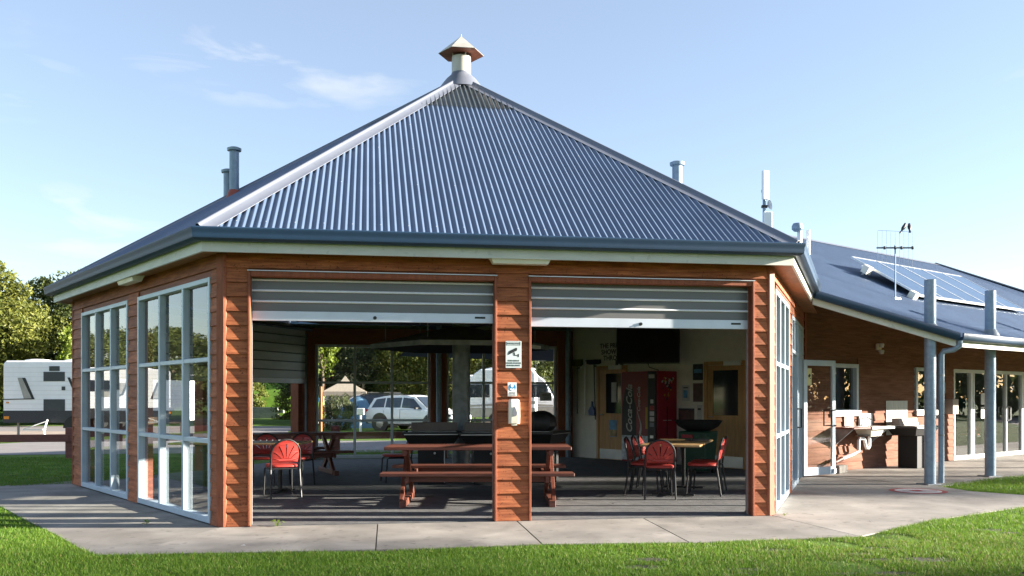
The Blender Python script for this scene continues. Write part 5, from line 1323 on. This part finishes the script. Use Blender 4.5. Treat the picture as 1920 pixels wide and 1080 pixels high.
# mirrored in the left window walls and shading trees off to the right
for i, (k, x, y, s, lb) in enumerate((('grey', -33, 40, 1.1, 'grey green tree across the road, left of the far caravan'), ('green', -38, 34, 1.1, 'round green tree behind the far caravan on the left'), ('russet', -40, 27.5, 1.1, 'russet tree near the far left caravan'), ('yellow', -45, 31, 1.2, 'tall yellow green tree farthest left across the road'), ('green', -44, 38, 1.25, 'broad green tree behind the far left caravan'), ('green', -37, 45, 1.1, 'green tree behind the grey green tree across the road'), ('grey', -50, 22, 1.2, 'grey green tree beyond the russet tree on the left'))):
    tree(k, lb, x, y, s, i*1.3, 'trees mirrored in the windows', sz=s*.62)
for i, (k, x, y, s, z_, lb) in enumerate((('tall', 76, 14.9, .70, 1.0, 'tall thin crowned tree whose shade falls on the paving by the verandah posts'), ('tall', 76, 5.4, 1.0, 1.06, 'tall thin crowned tree whose shade falls across the near lawn'), ('tall', 80, -2.5, 1.2, 1.1, 'broad tall tree beyond the two thin crowned trees on the right'), ('tall', 72, -9.5, 1.3, 1.05, 'unseen tall tree added to shade the lawn behind us, first of a row'), ('tall', 78, -17.5, 1.35, 1.1, 'unseen tall tree added to shade the lawn behind us, second of a row'), ('tall', 74, -25.5, 1.35, 1.1, 'unseen tall tree added to shade the lawn behind us, last of a row'))):  # last three are added out of view to cut light bounced off the lawn
    tree(k, lb, x, y, s, i*2.1, 'shade trees off to the right', sz=z_)
# the wood that closes the park behind the camera and far to the right: one mass
rw_ = np.random.default_rng(77); VW = []
for i in range(44):
    if i < 20: cx, cy = rw_.uniform(58, 74), -30+i*5.2
    else: cx, cy = 62-(i-20)*5.2, rw_.uniform(-72, -62)
    hh = rw_.uniform(1.8, 2.9)
    d = rw_.normal(size=(42, 3)); d /= np.linalg.norm(d, axis=1)[:, None]
    for c in d*np.array([3.6, 3.6, hh])+np.array([cx, cy, hh+.2]):
        q = rw_.normal(size=(34, 3)); q /= np.linalg.norm(q, axis=1)[:, None]
        VW.append(leaf_quads(c+q*1.3*rw_.uniform(.5, 1, (34, 1)), q, .42, rw_))
tag(link('woodland', mesh_quads('woodland', np.concatenate(VW), M['leaf_dark'])), kind='stuff')

# grass blades near the camera
rs = np.random.default_rng(4)
def inside(P, poly):
    x, y = P[:, 0], P[:, 1]; r = np.zeros(len(P), bool); n = len(poly)
    for i in range(n):
        x0, y0 = poly[i]; x1, y1 = poly[(i+1) % n]
        c = ((y0 > y) != (y1 > y)) & (x < (x1-x0)*(y-y0)/(y1-y0+1e-12)+x0); r ^= c
    return r
def grass_zone(x0, x1, y0, y1, dens, fr_=True):
    n = int((x1-x0)*(y1-y0)*dens); P = np.column_stack([rs.uniform(x0, x1, n), rs.uniform(y0, y1, n)])
    P = P[~inside(P+rs.normal(size=P.shape)*.014, outl)]
    hexp = [(PW(k).x, PW(k).y) for k in range(6)]; P = P[~inside(P, hexp)]
    if fr_: P = P[np.abs(P[:, 0]) < P[:, 1]*.60+.3]
    return P
Z = [(grass_zone(-5, 5, 6.6, 10.5, 9500), 1.), (grass_zone(-8, -3.7, 8, 15, 3200), 1.), (grass_zone(3, 8.5, 8, 14, 4500), 1.), (grass_zone(-22, -6.5, 13, 21.5, 700), 1.3), (grass_zone(6, 14, 13, 19.5, 3000), 1.25), (grass_zone(-6, 3, 21.8, 24.2, 900), 1.3)]
BP = []
rb = np.random.default_rng(19)
while len(BP) < 34:
    cx, cy = rb.uniform(.9, 6.0), rb.uniform(7.0, 9.9); a_ = rb.uniform(.06, .24)
    if inside(np.array([[cx, cy], [cx-a_, cy+.12], [cx+a_, cy+.12], [cx, cy+.2]]), outl).any(): continue
    BP.append((cx, cy, a_, a_*rb.uniform(.35, .6)))
bp = MB()
for cx, cy, a_, b_ in BP:
    pts_ = [(cx+a_*1.1*rb.uniform(.7, 1.15)*math.cos(t), cy+b_*1.1*rb.uniform(.7, 1.15)*math.sin(t), -.009) for t in np.linspace(0, 2*math.pi, 13)[:-1]]
    bp.add(pts_, [tuple(range(12))])
tag(bp.build('bare_patches', M['bare'], None, fix=False), kind='stuff')
VV = []; VD = []
for P, k in Z:
    n = len(P)
    pn = np.sin(P[:, 0]*1.9+1.3*np.sin(P[:, 1]*2.3))*np.sin(P[:, 1]*3.1+1.7*np.sin(P[:, 0]*1.1))+.5*np.sin(P[:, 0]*5.3+P[:, 1]*4.1)
    right = np.clip((P[:, 0]-.8)/2.2, 0, 1)*(P[:, 1] < 9.4)
    keep = rs.uniform(size=n) > np.clip((pn-.50)*2.2, 0, .95)*right
    for cx, cy, a_, b_ in BP:
        e = ((P[:, 0]-cx)/a_)**2+((P[:, 1]-cy)/b_)**2; keep &= ~((e < 1.0) & (rs.uniform(size=n) > .10+.45*e))
    P = P[keep]; pn = pn[keep]; n = len(P)
    h = rs.gamma(7., .0032, n).clip(.008, .048)*k*(1-.2*np.clip(pn, -1, 1)); a = rs.uniform(0, 2*np.pi, n); wv = rs.uniform(.0022, .0042, n)*k
    lean = rs.normal(size=(n, 2))*h[:, None]*.45
    B = np.column_stack([P, np.full(n, -.0125)]); dx = np.column_stack([np.cos(a)*wv, np.sin(a)*wv, np.zeros(n)])
    T = B+np.column_stack([lean, h]); Mx = B+np.column_stack([lean*.35, h*.55])
    dry = rs.uniform(size=n) < .035+.12*right[keep]
    Q = np.stack([B-dx, B+dx, T+dx*.12, T-dx*.12], 1)
    VV.append(Q[~dry].reshape(-1, 3)); VD.append(Q[dry].reshape(-1, 3))
g = link('grass', mesh_quads('grass', np.concatenate(VV), M['grass'])); tag(g, kind='stuff')
tag(link('dry_grass', mesh_quads('dry_grass', np.concatenate(VD), M['straw'])), kind='stuff')
# fallen leaves and litter dots
def weed(x, y, s, label):
    V = []; rs2 = np.random.default_rng(int(abs(x*100)))
    b = MB()
    for i in range(9):
        a = 2*math.pi*i/9+rs2.uniform(-.3, .3); l = s*rs2.uniform(.6, 1.2); hgt = l*rs2.uniform(.2, .8)
        p0 = Vector((0, 0, 0)); p1 = Vector((math.cos(a)*l*.6, math.sin(a)*l*.6, hgt)); p2 = Vector((math.cos(a)*l, math.sin(a)*l, hgt*.7)); sd2 = Vector((-math.sin(a), math.cos(a), 0))*l*.13
        b.add([p0, p1-sd2, p2, p1+sd2], [(0, 1, 2, 3)])
    t = thing('weed', label, 'plant', (x, y, .002), 0, 'weeds in the paving joints'); b.build('leaves', M['weed'], t, fix=False)
weed(-2.55, 9.86, .10, 'green weed sprouting at the doorway edge near the front left pier')
weed(-4.05, 10.05, .07, 'small weed on the left paving in the striped sunlight')
weed(3.23, 10.75, .05, 'tiny weed at the foot of the right front pier')
for i, (x, y) in enumerate(((-2.56, 8.55), (.8, 12.3), (4.05, 10.2), (-1.0, 7.5), (2.1, 7.8), (1.3, 11.9))):
    z = .009 if 10.4 < y else .004
    if y < 8.2: z = .0
    if i in (1, 5): z = .012
    t = tag(MB().add([(0, 0, .004), (.03, .01, .012), (.05, 0, .004), (.03, -.018, .010)], [(0, 1, 2, 3)]).build('fallen_leaf', M['poster_white'] if i in (0, 2) else M['bark'], None, (x, y, z), i*1.1, fix=False),
        ['pale scrap lying on the paving near the grass edge', 'brown leaf on the dark floor inside the right opening', 'pale scrap on the right paving', 'brown leaf on the lawn left of centre', 'brown leaf on the lawn right of centre', 'brown leaf on the dark floor beside the picnic bench'][i], 'leaf')
